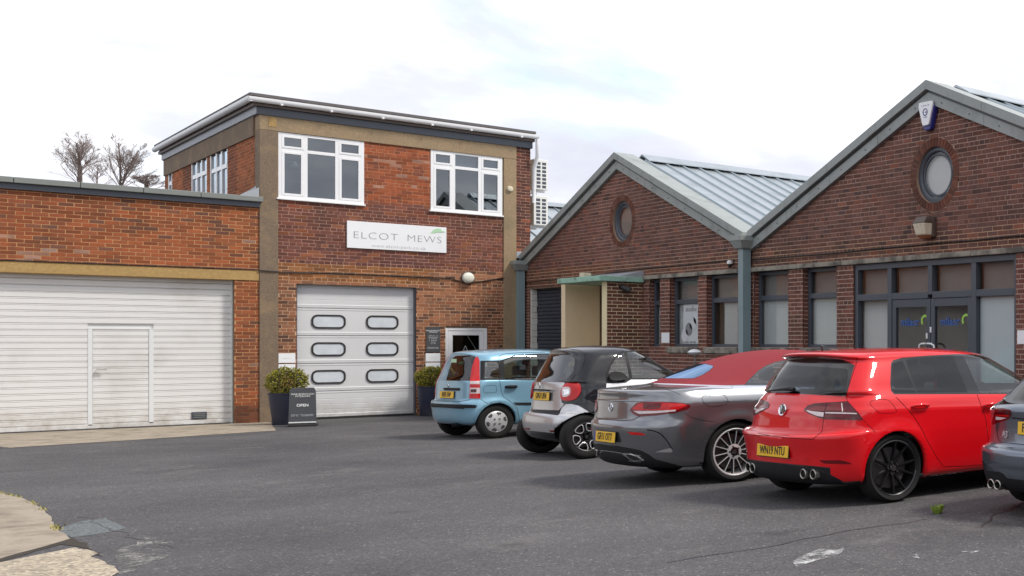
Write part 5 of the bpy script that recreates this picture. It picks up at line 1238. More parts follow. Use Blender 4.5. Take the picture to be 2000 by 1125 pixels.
    def finish(s, paintmat, zfloor=.2):
        bm = s.bm; bm.normal_update(); nv = {v: s.nv0.get(v, v.normal).copy() for v in bm.verts}
        groups = {}
        for f in bm.faces: groups.setdefault(f[s.plab], []).append(f)
        objs = {}
        for pid, fs in sorted(groups.items()):
            name, mat, k = ('body', paintmat, {}) if pid == 0 else s.parts.get(pid, (None,) * 3)
            if name is None: continue
            idx = {}; vs = []; ns = []; F = []
            off = k.get('push', 0)
            for f in fs:
                q = []
                for v in f.verts:
                    if v not in idx: idx[v] = len(vs); vs.append(tuple(v.co + nv[v] * off)); ns.append(tuple(nv[v]))
                    q.append(idx[v])
                F.append(q)
            if off > 0:      # a lip round parts that stand proud
                edge = {}
                for q in F:
                    for a, b in zip(q, q[1:] + q[:1]): edge[(a, b)] = edge.get((a, b), 0) + 1
                base = {}
                for (a, b) in list(edge):
                    if (b, a) not in edge:
                        for v in (a, b):
                            if v not in base: base[v] = len(vs); p = Vector(vs[v]); nn = Vector(ns[v]); vs.append(tuple(p - nn * (off + .002))); ns.append(tuple(nn))
                        F.append([b, a, base[a], base[b]])
            me = bpy.data.meshes.new(name); me.from_pydata(vs, [], F); me.materials.append(M[mat]); me.polygons.foreach_set('use_smooth', [True] * len(me.polygons)); me.update()
            me.normals_split_custom_set_from_vertices(ns); o = link(name, me, s.root); objs.setdefault(name, []).append(o)
            if 'label' in k: o['label'] = k['label']
            s.parts[pid] = (name, mat, {**k, 'obj': o})
        # sub-parts hang from the part they sit on
        for pid, (name, mat, k) in s.parts.items():
            if 'obj' in k and k.get('on') is not None:
                p = s.parts.get(k['on'])
                if p and 'obj' in p[2]: k['obj'].parent = p[2]['obj']
        s.objs = objs
        xs = [v.co.x for v in bm.verts if v.co.z < zfloor + .1]; 
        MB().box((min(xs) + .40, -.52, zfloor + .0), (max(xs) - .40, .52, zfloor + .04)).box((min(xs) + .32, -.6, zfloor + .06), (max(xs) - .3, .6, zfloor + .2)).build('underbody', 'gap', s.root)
        bm.free(); return s
    def obj(s, mb, name, mat, parent=None, **k): return mb.build(name, mat, parent or s.root, **k)
    def wheel(s, x, side, r, wid, rim, style, yout, steer=0):
        """side -1: right-hand wheel, its face towards -y"""
        W = empty('wheel', (x, side * (yout - wid / 2), r)); W.parent = s.root; W.rotation_euler = (0, R(random.uniform(0, 70)) * 0, R(180) if side > 0 else 0)
        h = wid / 2; T = MB()
        T.lathe([(rim - .006, h * .86), (rim + .012, h * .97), (r * .5 + rim * .5, h * 1.03), (r - .022, h * .93), (r - .004, h * .74), (r, h * .4), (r, -h * .4), (r - .004, -h * .74), (r - .022, -h * .93), (r * .5 + rim * .5, -h * 1.03), (rim + .012, -h * .97), (rim - .006, -h * .86)], (0, 0, 0), 'y', 56)
        T.build('tyre', 'tyre', W, smooth=40)
        tr = MB()
        for q in (-.5, -.17, .17, .5): tr.lathe([(r + .0006, h * q - .005), (r + .0006, h * q + .005)], (0, 0, 0), 'y', 56)
        tr.build('tread', 'gap', W)
        lipm = {'golf': 'rim_black', 'merc': 'alloy', 'smart': 'rim_black', 'panda': 'wheel_cover', 'audi': 'alloy'}[style]
        MB().lathe([(rim, -h * .86), (rim - .012, -h * .90), (rim - .022, -h * .82), (rim - .03, -h * .3), (rim - .05, h * .6)], (0, 0, 0), 'y', 48).build('rim', lipm, W, smooth=40)
        if style != 'panda': MB().lathe([(.06, -.0), (rim * .72, -.0), (rim * .72, .02), (.06, .02)], (0, 0, 0), 'y', 36, close=True).build('brake_disc', 'brake', W, smooth=40)
        MB().lathe([(.001, h * .3), (rim - .03, h * .3)], (0, 0, 0), 'y', 30).build('wheel_back', 'gap', W)
        yf = -h * .80
        def spoke(a, r0, r1, w0, w1, y0, y1, mat, th=.03, name='spoke', tw=0.0):
            d = Vector((math.cos(a), 0, math.sin(a))); d1 = Vector((math.cos(a + tw), 0, math.sin(a + tw))); t0 = Vector((-d.z, 0, d.x)); t1 = Vector((-d1.z, 0, d1.x)); Yv = Vector((0, 1, 0)); mb = MB()
            A = d * r0; B = d1 * r1
            mb.hexa([A - t0 * w0 + Yv * (y0 + th), A + t0 * w0 + Yv * (y0 + th), B + t1 * w1 + Yv * (y1 + th), B - t1 * w1 + Yv * (y1 + th), A - t0 * w0 * .6 + Yv * y0, A + t0 * w0 * .6 + Yv * y0, B + t1 * w1 * .6 + Yv * y1, B - t1 * w1 * .6 + Yv * y1])
            return mb.build(name, mat, W, bev=.003)
        R1_ = rim - .018
        if style == 'golf':
            for k in range(5):
                a = R(72 * k - 3)
                for sg in (-1, 1): spoke(a + sg * .18, .05, R1_, .020, .011, yf + .03, yf - .004, 'rim_black', .03, tw=sg * .10)
        elif style == 'merc':
            for k in range(14): 
                a = 2 * math.pi * (k + .3) / 14; spoke(a, .05, R1_, .013, .012, yf + .025, yf + .0, 'alloy_dark', .03); spoke(a, .055, R1_, .007, .006, yf + .021, yf - .004, 'alloy', .01)
            MB().lathe([(rim - .004, yf - .012), (rim - .024, yf - .006), (rim - .024, yf + .01)], (0, 0, 0), 'y', 48).build('rim_lip', 'alloy', W, smooth=40)
            MB().lathe([(.085, yf + .03), (.082, yf + .016), (.05, yf + .012)], (0, 0, 0), 'y', 30).build('hub', 'alloy', W, smooth=40)
        elif style == 'smart':
            for k in range(6):
                a = 2 * math.pi * (k + .2) / 6
                spoke(a + math.pi / 6, .05, R1_, .03, .022, yf + .018, yf, 'rim_black', .03)
                lp = [(.095, -.30), (.15, -.40), (R1_ - .02, -.38), (R1_ - .004, -.30), (R1_ - .002, 0), (R1_ - .004, .30), (R1_ - .02, .38), (.15, .40), (.095, .30), (.082, 0)]
                MB().tube([Vector((math.cos(a + u) * q, yf - .002 + (R1_ - q) * .1, math.sin(a + u) * q)) for q, u in lp + lp[:2]], .0065, 5, cap=False).build('spoke_edge', 'alloy', W)
        elif style == 'panda':
            MB().lathe([(.001, yf - .035), (.06, yf - .033), (.10, yf - .022), (rim - .03, yf - .016), (rim - .006, yf - .004), (rim + .004, yf + .01)], (0, 0, 0), 'y', 44).build('wheel_cover', 'wheel_cover', W, smooth=45)
            for k in range(6):
                a = 2 * math.pi * (k + .25) / 6
                for j in (-1, 0, 1): spoke(a + j * .17, rim * (.66 if j else .58), rim * .88, .010, .014, yf - .0235 if True else 0, yf - .019, 'gap', .006, name='slot')
            for k in range(4):
                a = 2 * math.pi * (k + .5) / 4; MB().lathe([(.016, yf - .04), (.016, yf - .02), (.001, yf - .041)], (.055 * math.cos(a), 0, .055 * math.sin(a)), 'y', 10).build('wheel_nut', 'gap', W)
        else:
            for k in range(5):
                a = R(72 * k + 90)
                for sg in (-1, 1): spoke(a + sg * .13, .05, R1_, .020, .012, yf + .02, yf, 'alloy', .03)
        if style != 'panda':
            MB().lathe([(.001, yf + .008), (.028, yf + .008), (.033, yf + .02), (.034, yf + .04)], (0, 0, 0), 'y', 24).build('hub_cap', 'chrome' if style != 'smart' else 'rim_black', W, smooth=40)
            MB().lathe([(.001, yf + .0055), (.022, yf + .0055)], (0, 0, 0), 'y', 20).build('cap_badge', 'alloy_dark', W)
            for k in range(5):
                a = 2 * math.pi * (k + .5) / 5; MB().lathe([(.001, yf + .012), (.012, yf + .012), (.012, yf + .05)], (.056 * math.cos(a), 0, .056 * math.sin(a)), 'y', 8).build('wheel_nut', 'gap', W)
        return W
    def plate(s, c, text, tilt=.0, yaw=0.0, euro=False, size=.108, sx=.74):
        o = MB().box((-.26, -.008, -.056), (.26, 0, .056)).build('number_plate', 'plate_yellow', s.root, bev=.004); o.location = c; o.rotation_euler = (tilt, 0, R(-90) + yaw)
        t = textmesh('lettering', text, size, 'ink_black', o, (.015 if euro else 0, -.0105, 0), (R(90), 0, 0), sx=sx, bold=.0012, ext=.001)
        MB().box((-.265, -.002, -.061), (.265, .006, .061)).build('plate_frame', 'black_plastic', o, bev=.003)
        if euro: MB().box((-.258, -.0095, -.054), (-.222, -.007, .054)).build('plate_band', 'euro_blue', o)
        return o
    def interior(s, xs, zb, w_, ztop, wheelx, seatm='seat', rhd=True, rows=(0,)):
        s.obj(MB().box((xs[0], -w_, .3), (xs[1], w_, .42)).box((xs[1] - .35, -w_ * .95, .42), (xs[1] - .05, w_ * .95, zb - .06)), 'cabin_floor', 'seat')
        for x in rows:
            for y in (-.36, .36):
                st = MB().box((x, y - .25, .42), (x + .5, y + .25, .58)).hexa([(x - .02, y - .24, .5), (x + .14, y - .24, .5), (x + .14, y + .24, .5), (x - .02, y + .24, .5), (x - .2, y - .2, zb + .06), (x - .09, y - .2, zb + .06), (x - .09, y + .2, zb + .06), (x - .2, y + .2, zb + .06)])
                o = s.obj(st, 'seat', seatm, bev=.03); s.obj(MB().box((x - .22, y - .12, zb + .09), (x - .12, y + .12, zb + .26)), 'headrest', seatm, o, bev=.03)
        o = MB().lathe([(.185, -.014), (.199, 0), (.185, .014), (.171, 0)], (0, 0, 0), (.9, 0, .42), 28, close=True).tube([(0, -.17, 0), (0, .17, 0)], .02).tube([(0, 0, 0), (.07, 0, -.15)], .018).build('steering_wheel', 'black_plastic', s.root, smooth=50); o.location = (wheelx, -.36 if rhd else .36, zb - .02)
def Z(ox, oy, sc): return lambda *pts: [(ox + x / sc, oy + y / sc) for x, y in pts]
def blob(c, r, n=14, ry=None): return [(c[0] + r * math.cos(2 * math.pi * k / n), c[1] + (ry or r) * math.sin(2 * math.pi * k / n)) for k in range(n)]
def hit(car, px):
    if not hasattr(car, 'bvh'): car.bvh = BVHTree.FromBMesh(car.bm)
    l, n, i, d = car.bvh.ray_cast(car.eye, car.dirpx(px)); return l, n
def place(o, p, n, up=Vector((0, 0, 1))):
    """turn an object built facing -y so that it faces along n at p"""
    n = n.normalized(); r = up.cross(n).normalized(); u = n.cross(r); o.matrix_local = Matrix(((r.x, -n.x, u.x, p.x), (r.y, -n.y, u.y, p.y), (r.z, -n.z, u.z, p.z), (0, 0, 0, 1)))
def zone(car, fn, name, mat, **k):
    pid = car._new(name, mat, **k)
    for f in car.bm.faces:
        if fn(f.calc_center_median(), f.normal) and (f[car.plab] == 0 or name == 'windscreen'): f[car.plab] = pid
    return pid
def grip(car, px, L, mat, name='handle', h=.032, out=.045, on=None):
    p, n = hit(car, px)
    if p is None: return
    for sg in (1, -1):
        o = MB().tube([(-L / 2, .01, 0), (-L / 2 + .02, -out * .8, 0), (0, -out, .003), (L / 2 - .02, -out * .8, 0), (L / 2, .01, 0)], [h * .45, h * .5, h * .55, h * .5, h * .45], 10).build(name, mat, on or car.root, smooth=60)
        place(o, Vector((p.x, p.y * sg, p.z)), Vector((n.x, n.y * sg, n.z)))
def mirror_pod(car, x, y, z, mat):
    for sg in (1, -1):
        o = MB().hexa([(-.06, -.1, -.06), (.06, -.07, -.05), (.06, .1, -.05), (-.06, .1, -.05), (-.06, -.1, .07), (.05, -.08, .06), (.05, .1, .06), (-.06, .1, .07)]).build('door_mirror', mat, car.root, bev=.03); o.location = (x, sg * y, z)
        MB().box((-.064, -.08, -.045), (-.058, .09, .055)).build('mirror_glass', 'chrome', o)
def smooth_drop(x0, a, b): return lambda x: -a * (x - x0) ** 2 if x < x0 else -b * (x - x0) ** 2

# ---------------------------------------------------------------- red hatchback
def golf():
    c = Car('red_hatchback', 'bright red five-door hatchback with black wheels and four tailpipes', (6.57, 9.299), 0)
    A = [(0, .325), (2.63, .325)]
    c.loft([(-.45, .19, .70, .19, 3.2, .19, 0), (-.62, .20, .80, .20, 3.36, .2, 0), (-.70, .26, .85, .24, 3.44, .28, 0), (-.725, .36, .872, .34, 3.48, .4, 0), (-.735, .48, .884, .47, 3.49, .5, 0), (-.755, .575, .892, .58, 3.48, .58, 0),
            (-.768, .635, .894, .645, 3.47, .62, 0), (-.745, .652, .895, .67, 3.46, .64, 0), (-.672, .668, .895, .685, 3.45, .66, 0), (-.66, .70, .895, .71, 3.44, .68, 0), (-.645, .80, .893, .80, 3.36, .74, 0), (-.625, .875, .892, .865, 3.2, .79, 0), (-.605, .895, .885, .885, 3.1, .82, 0),
            (-.57, .96, .868, .95, 2.7, .94, 0), (-.525, 1.02, .838, 1.005, 2.45, .99, 0), (-.505, 1.04, .822, 1.03, 2.40, 1.0, .15, .34, 2.9), (-.42, 1.20, .757, 1.18, 2.12, 1.15, .6, .32, 3.0), (-.345, 1.325, .70, 1.30, 1.85, 1.30, .9, .32, 3.0), (-.32, 1.375, .668, 1.36, 1.72, 1.36, 1, .32, 2.9),
            (-.395, 1.39, .66, 1.385, 1.68, 1.375, 1, .36, 2.7), (-.405, 1.405, .645, 1.40, 1.62, 1.395, 1, .36, 2.7), (-.33, 1.425, .60, 1.425, 1.5, 1.42, 1, .34, 2.6), (-.15, 1.442, .50, 1.443, 1.35, 1.44, 1), (.1, 1.455, .32, 1.458, 1.2, 1.455, 1), (.3, 1.462, .12, 1.464, 1.1, 1.46, 1), (.45, 1.464, .0, 1.466, 1.0, 1.462, 1)],
           cr=.46, nr=2.45, drop=smooth_drop(.75, .045, .055), belt=-.022, xm=.6, arches=A, ar=.345, flare=.022)
    g1, g2, g3, g4 = Z(1430, 670, 6.048), Z(1430, 820, 6.048), Z(1670, 670, 6.048), Z(1670, 820, 6.048)
    rearish = lambda q, n: q.x < .4
    side = lambda q, n: q.y < -.4
    # rear window; gloss black covers its surround and the painted-in shade under the spoiler
    c.cookie(g1((375, 585), (600, 200), (640, 168), (1000, 168), (1290, 192), (1400, 235), (1448, 262), (1400, 420), (1345, 630), (900, 608), (560, 592)), 'window_surround_and_shade', 'gloss_black', False, rearish)
    c.cookie(g1((402, 577), (505, 400), (612, 270), (680, 262), (1000, 278), (1350, 305), (1375, 330), (1355, 480), (1332, 618), (1000, 606), (650, 590)), 'rear_window', 'car_glass_rear', False, rearish)
    # lamps
    lamp = g1((848, 792), (900, 738), (980, 715), (1150, 703), (1365, 690), (1440, 770), (1500, 840), (1548, 905), (1330, 905), (1090, 897), (1020, 880), (900, 830))
    ids = c.cookie(lamp, 'tail_lamp', 'lamp_smoke', True, push=.006)
    for px, m in ((g1((1105, 818), (1470, 828), (1475, 840), (1105, 832)), 'lamp_clear'), (g1((1100, 840), (1385, 842), (1410, 885), (1095, 883)), 'lamp_dark_red'), (g1((880, 800), (1090, 822), (1080, 872), (1010, 862), (910, 822)), 'lamp_clear'), (g1((1135, 722), (1285, 712), (1300, 800), (1112, 805)), 'lamp_dark_red'), (g1((1292, 712), (1302, 712), (1312, 812), (1300, 812)), 'lamp_clear'), (g1((900, 765), (1112, 730), (1092, 808), (880, 795)), 'lamp_dark_red')):
        i2 = c.cookie(px, 'lamp_lens', m, True, push=.0075, on=ids[0])
        c.parts[i2[1]][2]['on'] = ids[1]
    c.line(g1((1122, 706), (1100, 810), (1085, 895)), 1.2)
    c.cookie(g2((1030, 478), (1270, 476), (1340, 490), (1412, 516), (1390, 524), (1100, 516), (1060, 503)), 'reflector', 'lamp_dark_red', True, push=.002)
    # doors and side glass
    drr = g3((480, 632), (620, 780), (720, 905), (800, 1040)) + g4((830, 200), (900, 330), (970, 450), (1045, 556), (1500, 530), (1560, 526)) + g3((1575, 1125), (1545, 900), (1440, 604), (700, 604))
    d1 = c.cookie(drr, 'door', 'paint_red', True, side)
    d2 = c.cookie(g3((1440, 604), (1545, 900), (1575, 1125)) + g4((1560, 526), (2050, 480), (2330, 440), (2420, 200)) + g3((2430, 900), (2330, 604)), 'door', 'paint_red', True, side)
    c.cookie(g3((416, 480), (425, 235), (450, 203), (560, 172), (900, 145), (1200, 130), (1400, 132), (1550, 150), (1700, 190), (1850, 250), (2000, 328), (2150, 425), (2340, 600), (2100, 602), (460, 606), (425, 565)), 'window_trim', 'gloss_black', True, side)
    gl = [('side_window', 'car_glass_dark', g3((430, 480), (440, 240), (560, 207), (720, 588), (465, 588), (432, 545))), ('side_window', 'car_glass_dark', g3((596, 198), (800, 172), (1158, 155), (1335, 582), (738, 586))), ('side_window', 'car_glass', g3((1282, 155), (1400, 155), (1540, 168), (1690, 210), (1840, 272), (2000, 355), (2140, 440), (2300, 588), (1475, 584)))]
    for i, (n_, m_, p_) in enumerate(gl): c.cookie(p_, n_, m_, True, side)
    c.line(g3((480, 635), (620, 780), (720, 905), (800, 1040)) + g4((830, 200), (900, 330), (970, 450), (1045, 556), (1300, 545), (1560, 526)), 1.3, where=side)
    c.line(g3((1440, 606), (1545, 900), (1575, 1125)) + g4((1560, 526),), 1.1, where=side)
    c.line(g1((1484, 165), (1470, 230), (1445, 310), (1400, 440), (1350, 600), (1345, 640), (1367, 692), (1440, 775), (1550, 908), (1620, 985), (1692, 1055)), 1.1)
    c.line(g1((1618, 712), (1650, 676), (1740, 668), (1830, 668), (1870, 690), (1945, 790), (1932, 822), (1850, 832), (1750, 830), (1700, 795), (1618, 712)), 1.0, where=side)
    c.line(g2((300, 158), (480, 192), (700, 215), (945, 232), (1060, 140), (1072, 60)) + g1((1078, 897),), 1.2)
    c.line(g2((870, 462), (925, 465), (915, 502), (868, 498), (870, 462)), .7, mirror=False)
    # lower valance
    c.cookie(g2((100, 455), (300, 482), (560, 512), (800, 545), (960, 575), (1080, 610), (1200, 668), (1330, 738), (1520, 722), (1540, 860), (80, 860)), 'rear_valance', 'black_plastic', True, rearish)
    c.line(g2((140, 463), (300, 486), (560, 516), (800, 549), (960, 580), (1080, 616), (1200, 674), (1325, 742), (1515, 726)), 2.2, name='valance_lip', mat='alloy_dark', mirror=True, k_=1)
    c.line(g4((838, 668), (1100, 640), (1480, 604), (1900, 560)), 2.6, name='sill_blade', mat='gloss_black', mirror=True, k_=1, where=side)
    badge, bn = hit(c, g1((563, 785))[0])
    roofp, rn = hit(c, g1((1275, 88))[0]); wp, wpn = hit(c, g1((700, 570))[0])
    zone(c, lambda q, n: n.x > .3 and 1.04 < q.z < 1.34 and abs(q.y) < .6 and q.x > 1.2, 'windscreen', 'car_glass'); c.arches(A, .352, .2); c.finish('paint_red')
    o = MB().lathe([(.042, -.004), (.055, -.008), (.058, 0), (.042, 0)], (0, 0, 0), 'y', 28, close=True).build('badge', 'chrome', c.root, smooth=40); badge.y = 0; badge.x -= .018; place(o, badge, Vector((-1, 0, .16)))
    MB().lathe([(.001, -.003), (.043, -.003)], (0, 0, 0), 'y', 24).build('badge_field', 'alloy_dark', o)
    q = MB(); 
    for pts in ([(-.02, .04), (0, .004), (.02, .04)], [(-.038, .022), (-.018, -.036), (0, .0), (.018, -.036), (.038, .022)]): q.tube([(x, -.006, z) for x, z in pts], .005, 5)
    q.build('badge_letters', 'chrome', o)
    c.plate((-.742, 0, .50), 'WN19 NTU', tilt=R(-4))
    for sg in (1, -1):
        for y in (.425, .545):
            o = c.obj(MB().lathe([(.038, .3), (.046, .25), (.048, .0), (.042, -.004), (.036, .0), (.036, .2), (.001, .2)], (-.70 if y < .5 else -.675, sg * y, .305), 'x', 24), 'tailpipe', 'pipe_steel', smooth=40)
            c.obj(MB().lathe([(.0355, .02), (.0355, .2)], (-.70 if y < .5 else -.675, sg * y, .305), 'x', 20), 'pipe_bore', 'gap', o)
    o = MB().tube([(.12, -.03, .0), (.06, -.035, .004), (-.06, -.035, .0), (-.30, -.02, -.012)], [.02, .022, .014, .006], 8).build('wiper', 'black_plastic', c.root, smooth=60); place(o, Vector((wp.x - .0, .10, wp.z)), wpn)
    o = MB().hexa([(-.05, -.02, 0), (.07, -.015, 0), (.07, .015, 0), (-.05, .02, 0), (-.06, -.006, .055), (-.04, -.004, .06), (-.04, .004, .06), (-.06, .006, .055)]).build('aerial', 'gloss_black', c.root, bev=.006); o.location = (roofp.x, 0, 1.435)
    grip(c, g3((765, 745))[0], .2, 'paint_red'); grip(c, g3((1600, 738))[0], .2, 'paint_red')
    c.interior((-.3, 2.3), .93, .72, 1.4, 1.62, rows=(.25, 1.25)); mirror_pod(c, 2.0, .96, 1.0, 'paint_red')
    for x in (0, 2.63):
        for sg in (-1, 1): c.wheel(x, sg, .325, .225, .268, 'golf', .885)
golf()

# ---------------------------------------------------------------- grey convertible with a red soft top
def merc():
    c = Car('grey_convertible', 'dark grey convertible with a closed red fabric roof', (6.581, 12.067), -2)
    A = [(0, .335), (2.84, .335)]
    c.loft([(-.70, .19, .68, .19, 3.3, .19, 0), (-.88, .21, .79, .20, 3.5, .2, 0), (-.97, .29, .85, .26, 3.6, .28, 0), (-1.0, .40, .876, .37, 3.64, .4, 0), (-1.015, .52, .892, .50, 3.65, .5, 0), (-1.025, .62, .90, .61, 3.64, .58, 0), (-1.022, .66, .903, .66, 3.63, .6, 0), (-.99, .69, .904, .70, 3.6, .63, 0),
            (-.975, .74, .905, .76, 3.55, .66, 0), (-.968, .84, .905, .85, 3.4, .72, 0), (-.962, .91, .90, .90, 3.2, .77, 0), (-.955, .925, .895, .915, 3.1, .8, 0), (-.955, .985, .872, .97, 2.8, .90, 0), (-.965, 1.018, .852, 1.005, 2.6, .94, 0), (-.945, 1.032, .842, 1.02, 2.5, .96, 0), (-.80, 1.045, .83, 1.035, 2.4, .975, 0, .5, 2.6), (-.60, 1.058, .815, 1.05, 2.3, .99, 0, .5, 2.6), (-.44, 1.068, .80, 1.066, 2.22, 1.0, 0, .52, 2.5),
            (-.41, 1.078, .782, 1.078, 2.18, 1.01, 0, .55, 2.4), (-.33, 1.13, .755, 1.12, 2.08, 1.07, .3, .6, 2.3), (-.13, 1.22, .705, 1.20, 1.9, 1.17, .6, .62, 2.3), (.12, 1.31, .65, 1.285, 1.72, 1.26, .85, .62, 2.3), (.40, 1.385, .585, 1.36, 1.57, 1.34, 1, .58, 2.3), (.62, 1.425, .49, 1.41, 1.46, 1.395, 1, .5, 2.3), (.82, 1.448, .33, 1.442, 1.38, 1.43, 1), (.95, 1.457, .14, 1.456, 1.32, 1.448, 1), (1.0, 1.459, 0, 1.459, 1.3, 1.452, 1)],
           cr=.52, nr=2.5, drop=smooth_drop(.95, .10, .10), arches=A, ar=.355, flare=.02)
    m5, m6, m7, m8 = Z(1140, 670, 7.692), Z(1140, 800, 7.692), Z(1340, 670, 7.692), Z(1320, 800, 7.692)
    side = lambda q, n: q.y < -.3
    st = zone(c, lambda q, n: q.z > 1.0715, 'soft_top', 'softtop')
    c.flat([(-.9, 1.0), (-.9, 1.066), (2.3, 1.066), (2.3, 1.0)], 'y', 'x', None, lambda q, n: False)
    c.cookie(m5((1085, 528), (1300, 395), (1500, 325), (1610, 300), (1820, 305), (1945, 335), (1962, 352), (1900, 415), (1800, 478), (1655, 538), (1300, 536)), 'window_seal', 'softtop_dark', False)
    c.cookie(m5((1105, 522), (1310, 402), (1500, 333), (1610, 308), (1815, 313), (1935, 341), (1945, 354), (1890, 410), (1795, 470), (1650, 529), (1300, 528)), 'rear_window', 'screen_sky_reflection', False)
    swn = m7((872, 632), (950, 545), (1075, 420), (1200, 337), (1350, 280), (1480, 255), (1800, 225), (2200, 240), (2500, 320), (2900, 520), (3050, 632))
    c.cookie(swn, 'window_trim', 'gloss_black', True, side)
    c.cookie(m7((890, 630), (962, 548), (1085, 424), (1210, 345), (1355, 290), (1480, 265), (1620, 255), (1640, 630)), 'side_window', 'car_glass', True, side); c.cookie(m7((1660, 254), (1800, 238), (2190, 252), (2480, 330), (2870, 525), (3010, 630), (1670, 630)), 'side_window', 'car_glass', True, side)
    c.cookie(m5((905, 622), (985, 600), (2000, 632)) + m7((700, 640), (1600, 640), (3050, 640), (3050, 682), (700, 682), (0, 672)) + m5((1540, 650), (1000, 632)), 'belt_strip', 'chrome', True, lambda q, n: q.y < .2)
    ids = c.cookie(m5((697, 1010), (720, 975), (810, 895), (900, 885), (1150, 885), (1350, 890), (1500, 900), (1570, 920), (1607, 950), (1560, 992), (1380, 1047), (1100, 1088), (840, 1107), (760, 1077)), 'tail_lamp', 'lamp_dark_red', True, push=.006)
    for px, m in ((m5((735, 985), (830, 905), (1150, 895), (1480, 910), (1560, 935), (1420, 1000), (1150, 1010), (800, 1012)), 'lamp_red'), (m5((755, 1020), (1100, 1018), (1390, 1000), (1375, 1025), (1120, 1052), (840, 1066)), 'lamp_clear'), (m5((900, 905), (1180, 900), (1150, 985), (1000, 1000), (900, 980)), 'lamp_dark_red')):
        i2 = c.cookie(px, 'lamp_lens', m, True, push=.0075, on=ids[0]); c.parts[i2[1]][2]['on'] = ids[1]
    c.line(m5((1000, 930), (880, 1030), (835, 1105)), 1.0)
    c.line(m7((230, 830), (268, 788), (400, 770), (520, 764), (570, 780), (620, 835), (634, 880), (600, 922), (420, 960), (320, 952), (272, 900), (230, 830)), 1.0, where=side)
    c.line(m5((330, 868), (600, 876), (1000, 886)), .9); c.line(m5((1230, 695), (1330, 720), (1450, 778)), .9)
    c.line(m6((245, 138), (420, 155), (600, 166), (740, 155), (800, 125), (845, 100)), 1.4)
    c.line(m5((1510, 1040),) + m6((1530, 60), (1600, 110), (1720, 150), (1985, 192)), 1.0); c.line(m7((690, 640), (690, 690), (640, 715), (560, 722)), .9, where=side)
    c.cookie(m6((60, 535), (300, 530), (520, 545), (760, 590), (880, 620), (980, 675), (1080, 745), (1400, 830), (1500, 860), (1500, 960), (40, 960)), 'diffuser', 'black_plastic', True, lambda q, n: q.x < -.4)
    c.line(m6((150, 605), (330, 622), (500, 648), (590, 700), (680, 768), (900, 790)), 1.6, name='diffuser_trim', mat='chrome', mirror=True, k_=1)
    e1 = c.cookie(m6((590, 657), (700, 660), (830, 705), (912, 757), (760, 768), (690, 735)), 'exhaust_trim', 'chrome', True, push=.012)
    i2 = c.cookie(m6((640, 672), (720, 675), (815, 708), (875, 748), (770, 755), (705, 725)), 'exhaust_opening', 'gap', True, push=.014, on=e1[0]); c.parts[i2[1]][2]['on'] = e1[1]
    c.line(m6((950, 303), (1050, 318), (1150, 358), (1230, 440), (1290, 530), (1335, 612)), 2.4, name='bumper_vent', mat='black_plastic', mirror=True, k_=1); c.cookie(m6((1080, 638), (1190, 605), (1310, 578), (1338, 618), (1320, 640)), 'bumper_blade', 'paint_silver', True, push=.008)
    c.cookie(m6((655, 335), (740, 338), (850, 346), (935, 375), (900, 386), (715, 378)), 'reflector', 'lamp_red', True, push=.002)
    bd_, bn = hit(c, m5((410, 955))[0])
    zone(c, lambda q, n: n.x > .3 and 1.05 < q.z < 1.36 and abs(q.y) < .6 and q.x > 1.2, 'windscreen', 'car_glass'); c.arches(A, .362, .2); c.finish('paint_grey')
    o = MB().lathe([(.036, -.006), (.042, -.009), (.046, 0), (.036, 0)], (0, 0, 0), 'y', 26, close=True).build('badge', 'chrome', c.root, smooth=40); place(o, Vector((-.968, 0, .84)), Vector((-1, 0, .05)))
    MB().tube([(0, -.005, 0), (0, -.005, .04)], .004, 5).tube([(0, -.005, 0), (.034, -.005, -.02)], .004, 5).tube([(0, -.005, 0), (-.034, -.005, -.02)], .004, 5).build('badge_star', 'chrome', o)
    c.plate((-1.034, 0, .525), 'GF11 OTT', tilt=R(-4), euro=True)
    c.interior((-.1, 2.5), .98, .72, 1.4, 1.55, rows=(.45, 1.25)); mirror_pod(c, 1.95, .98, 1.05, 'paint_grey'); grip(c, m7((2100, 760))[0], .2, 'chrome')
    for x in (0, 2.84):
        for sg in (-1, 1): c.wheel(x, sg, .335, .245, .266, 'merc', .897)
merc()

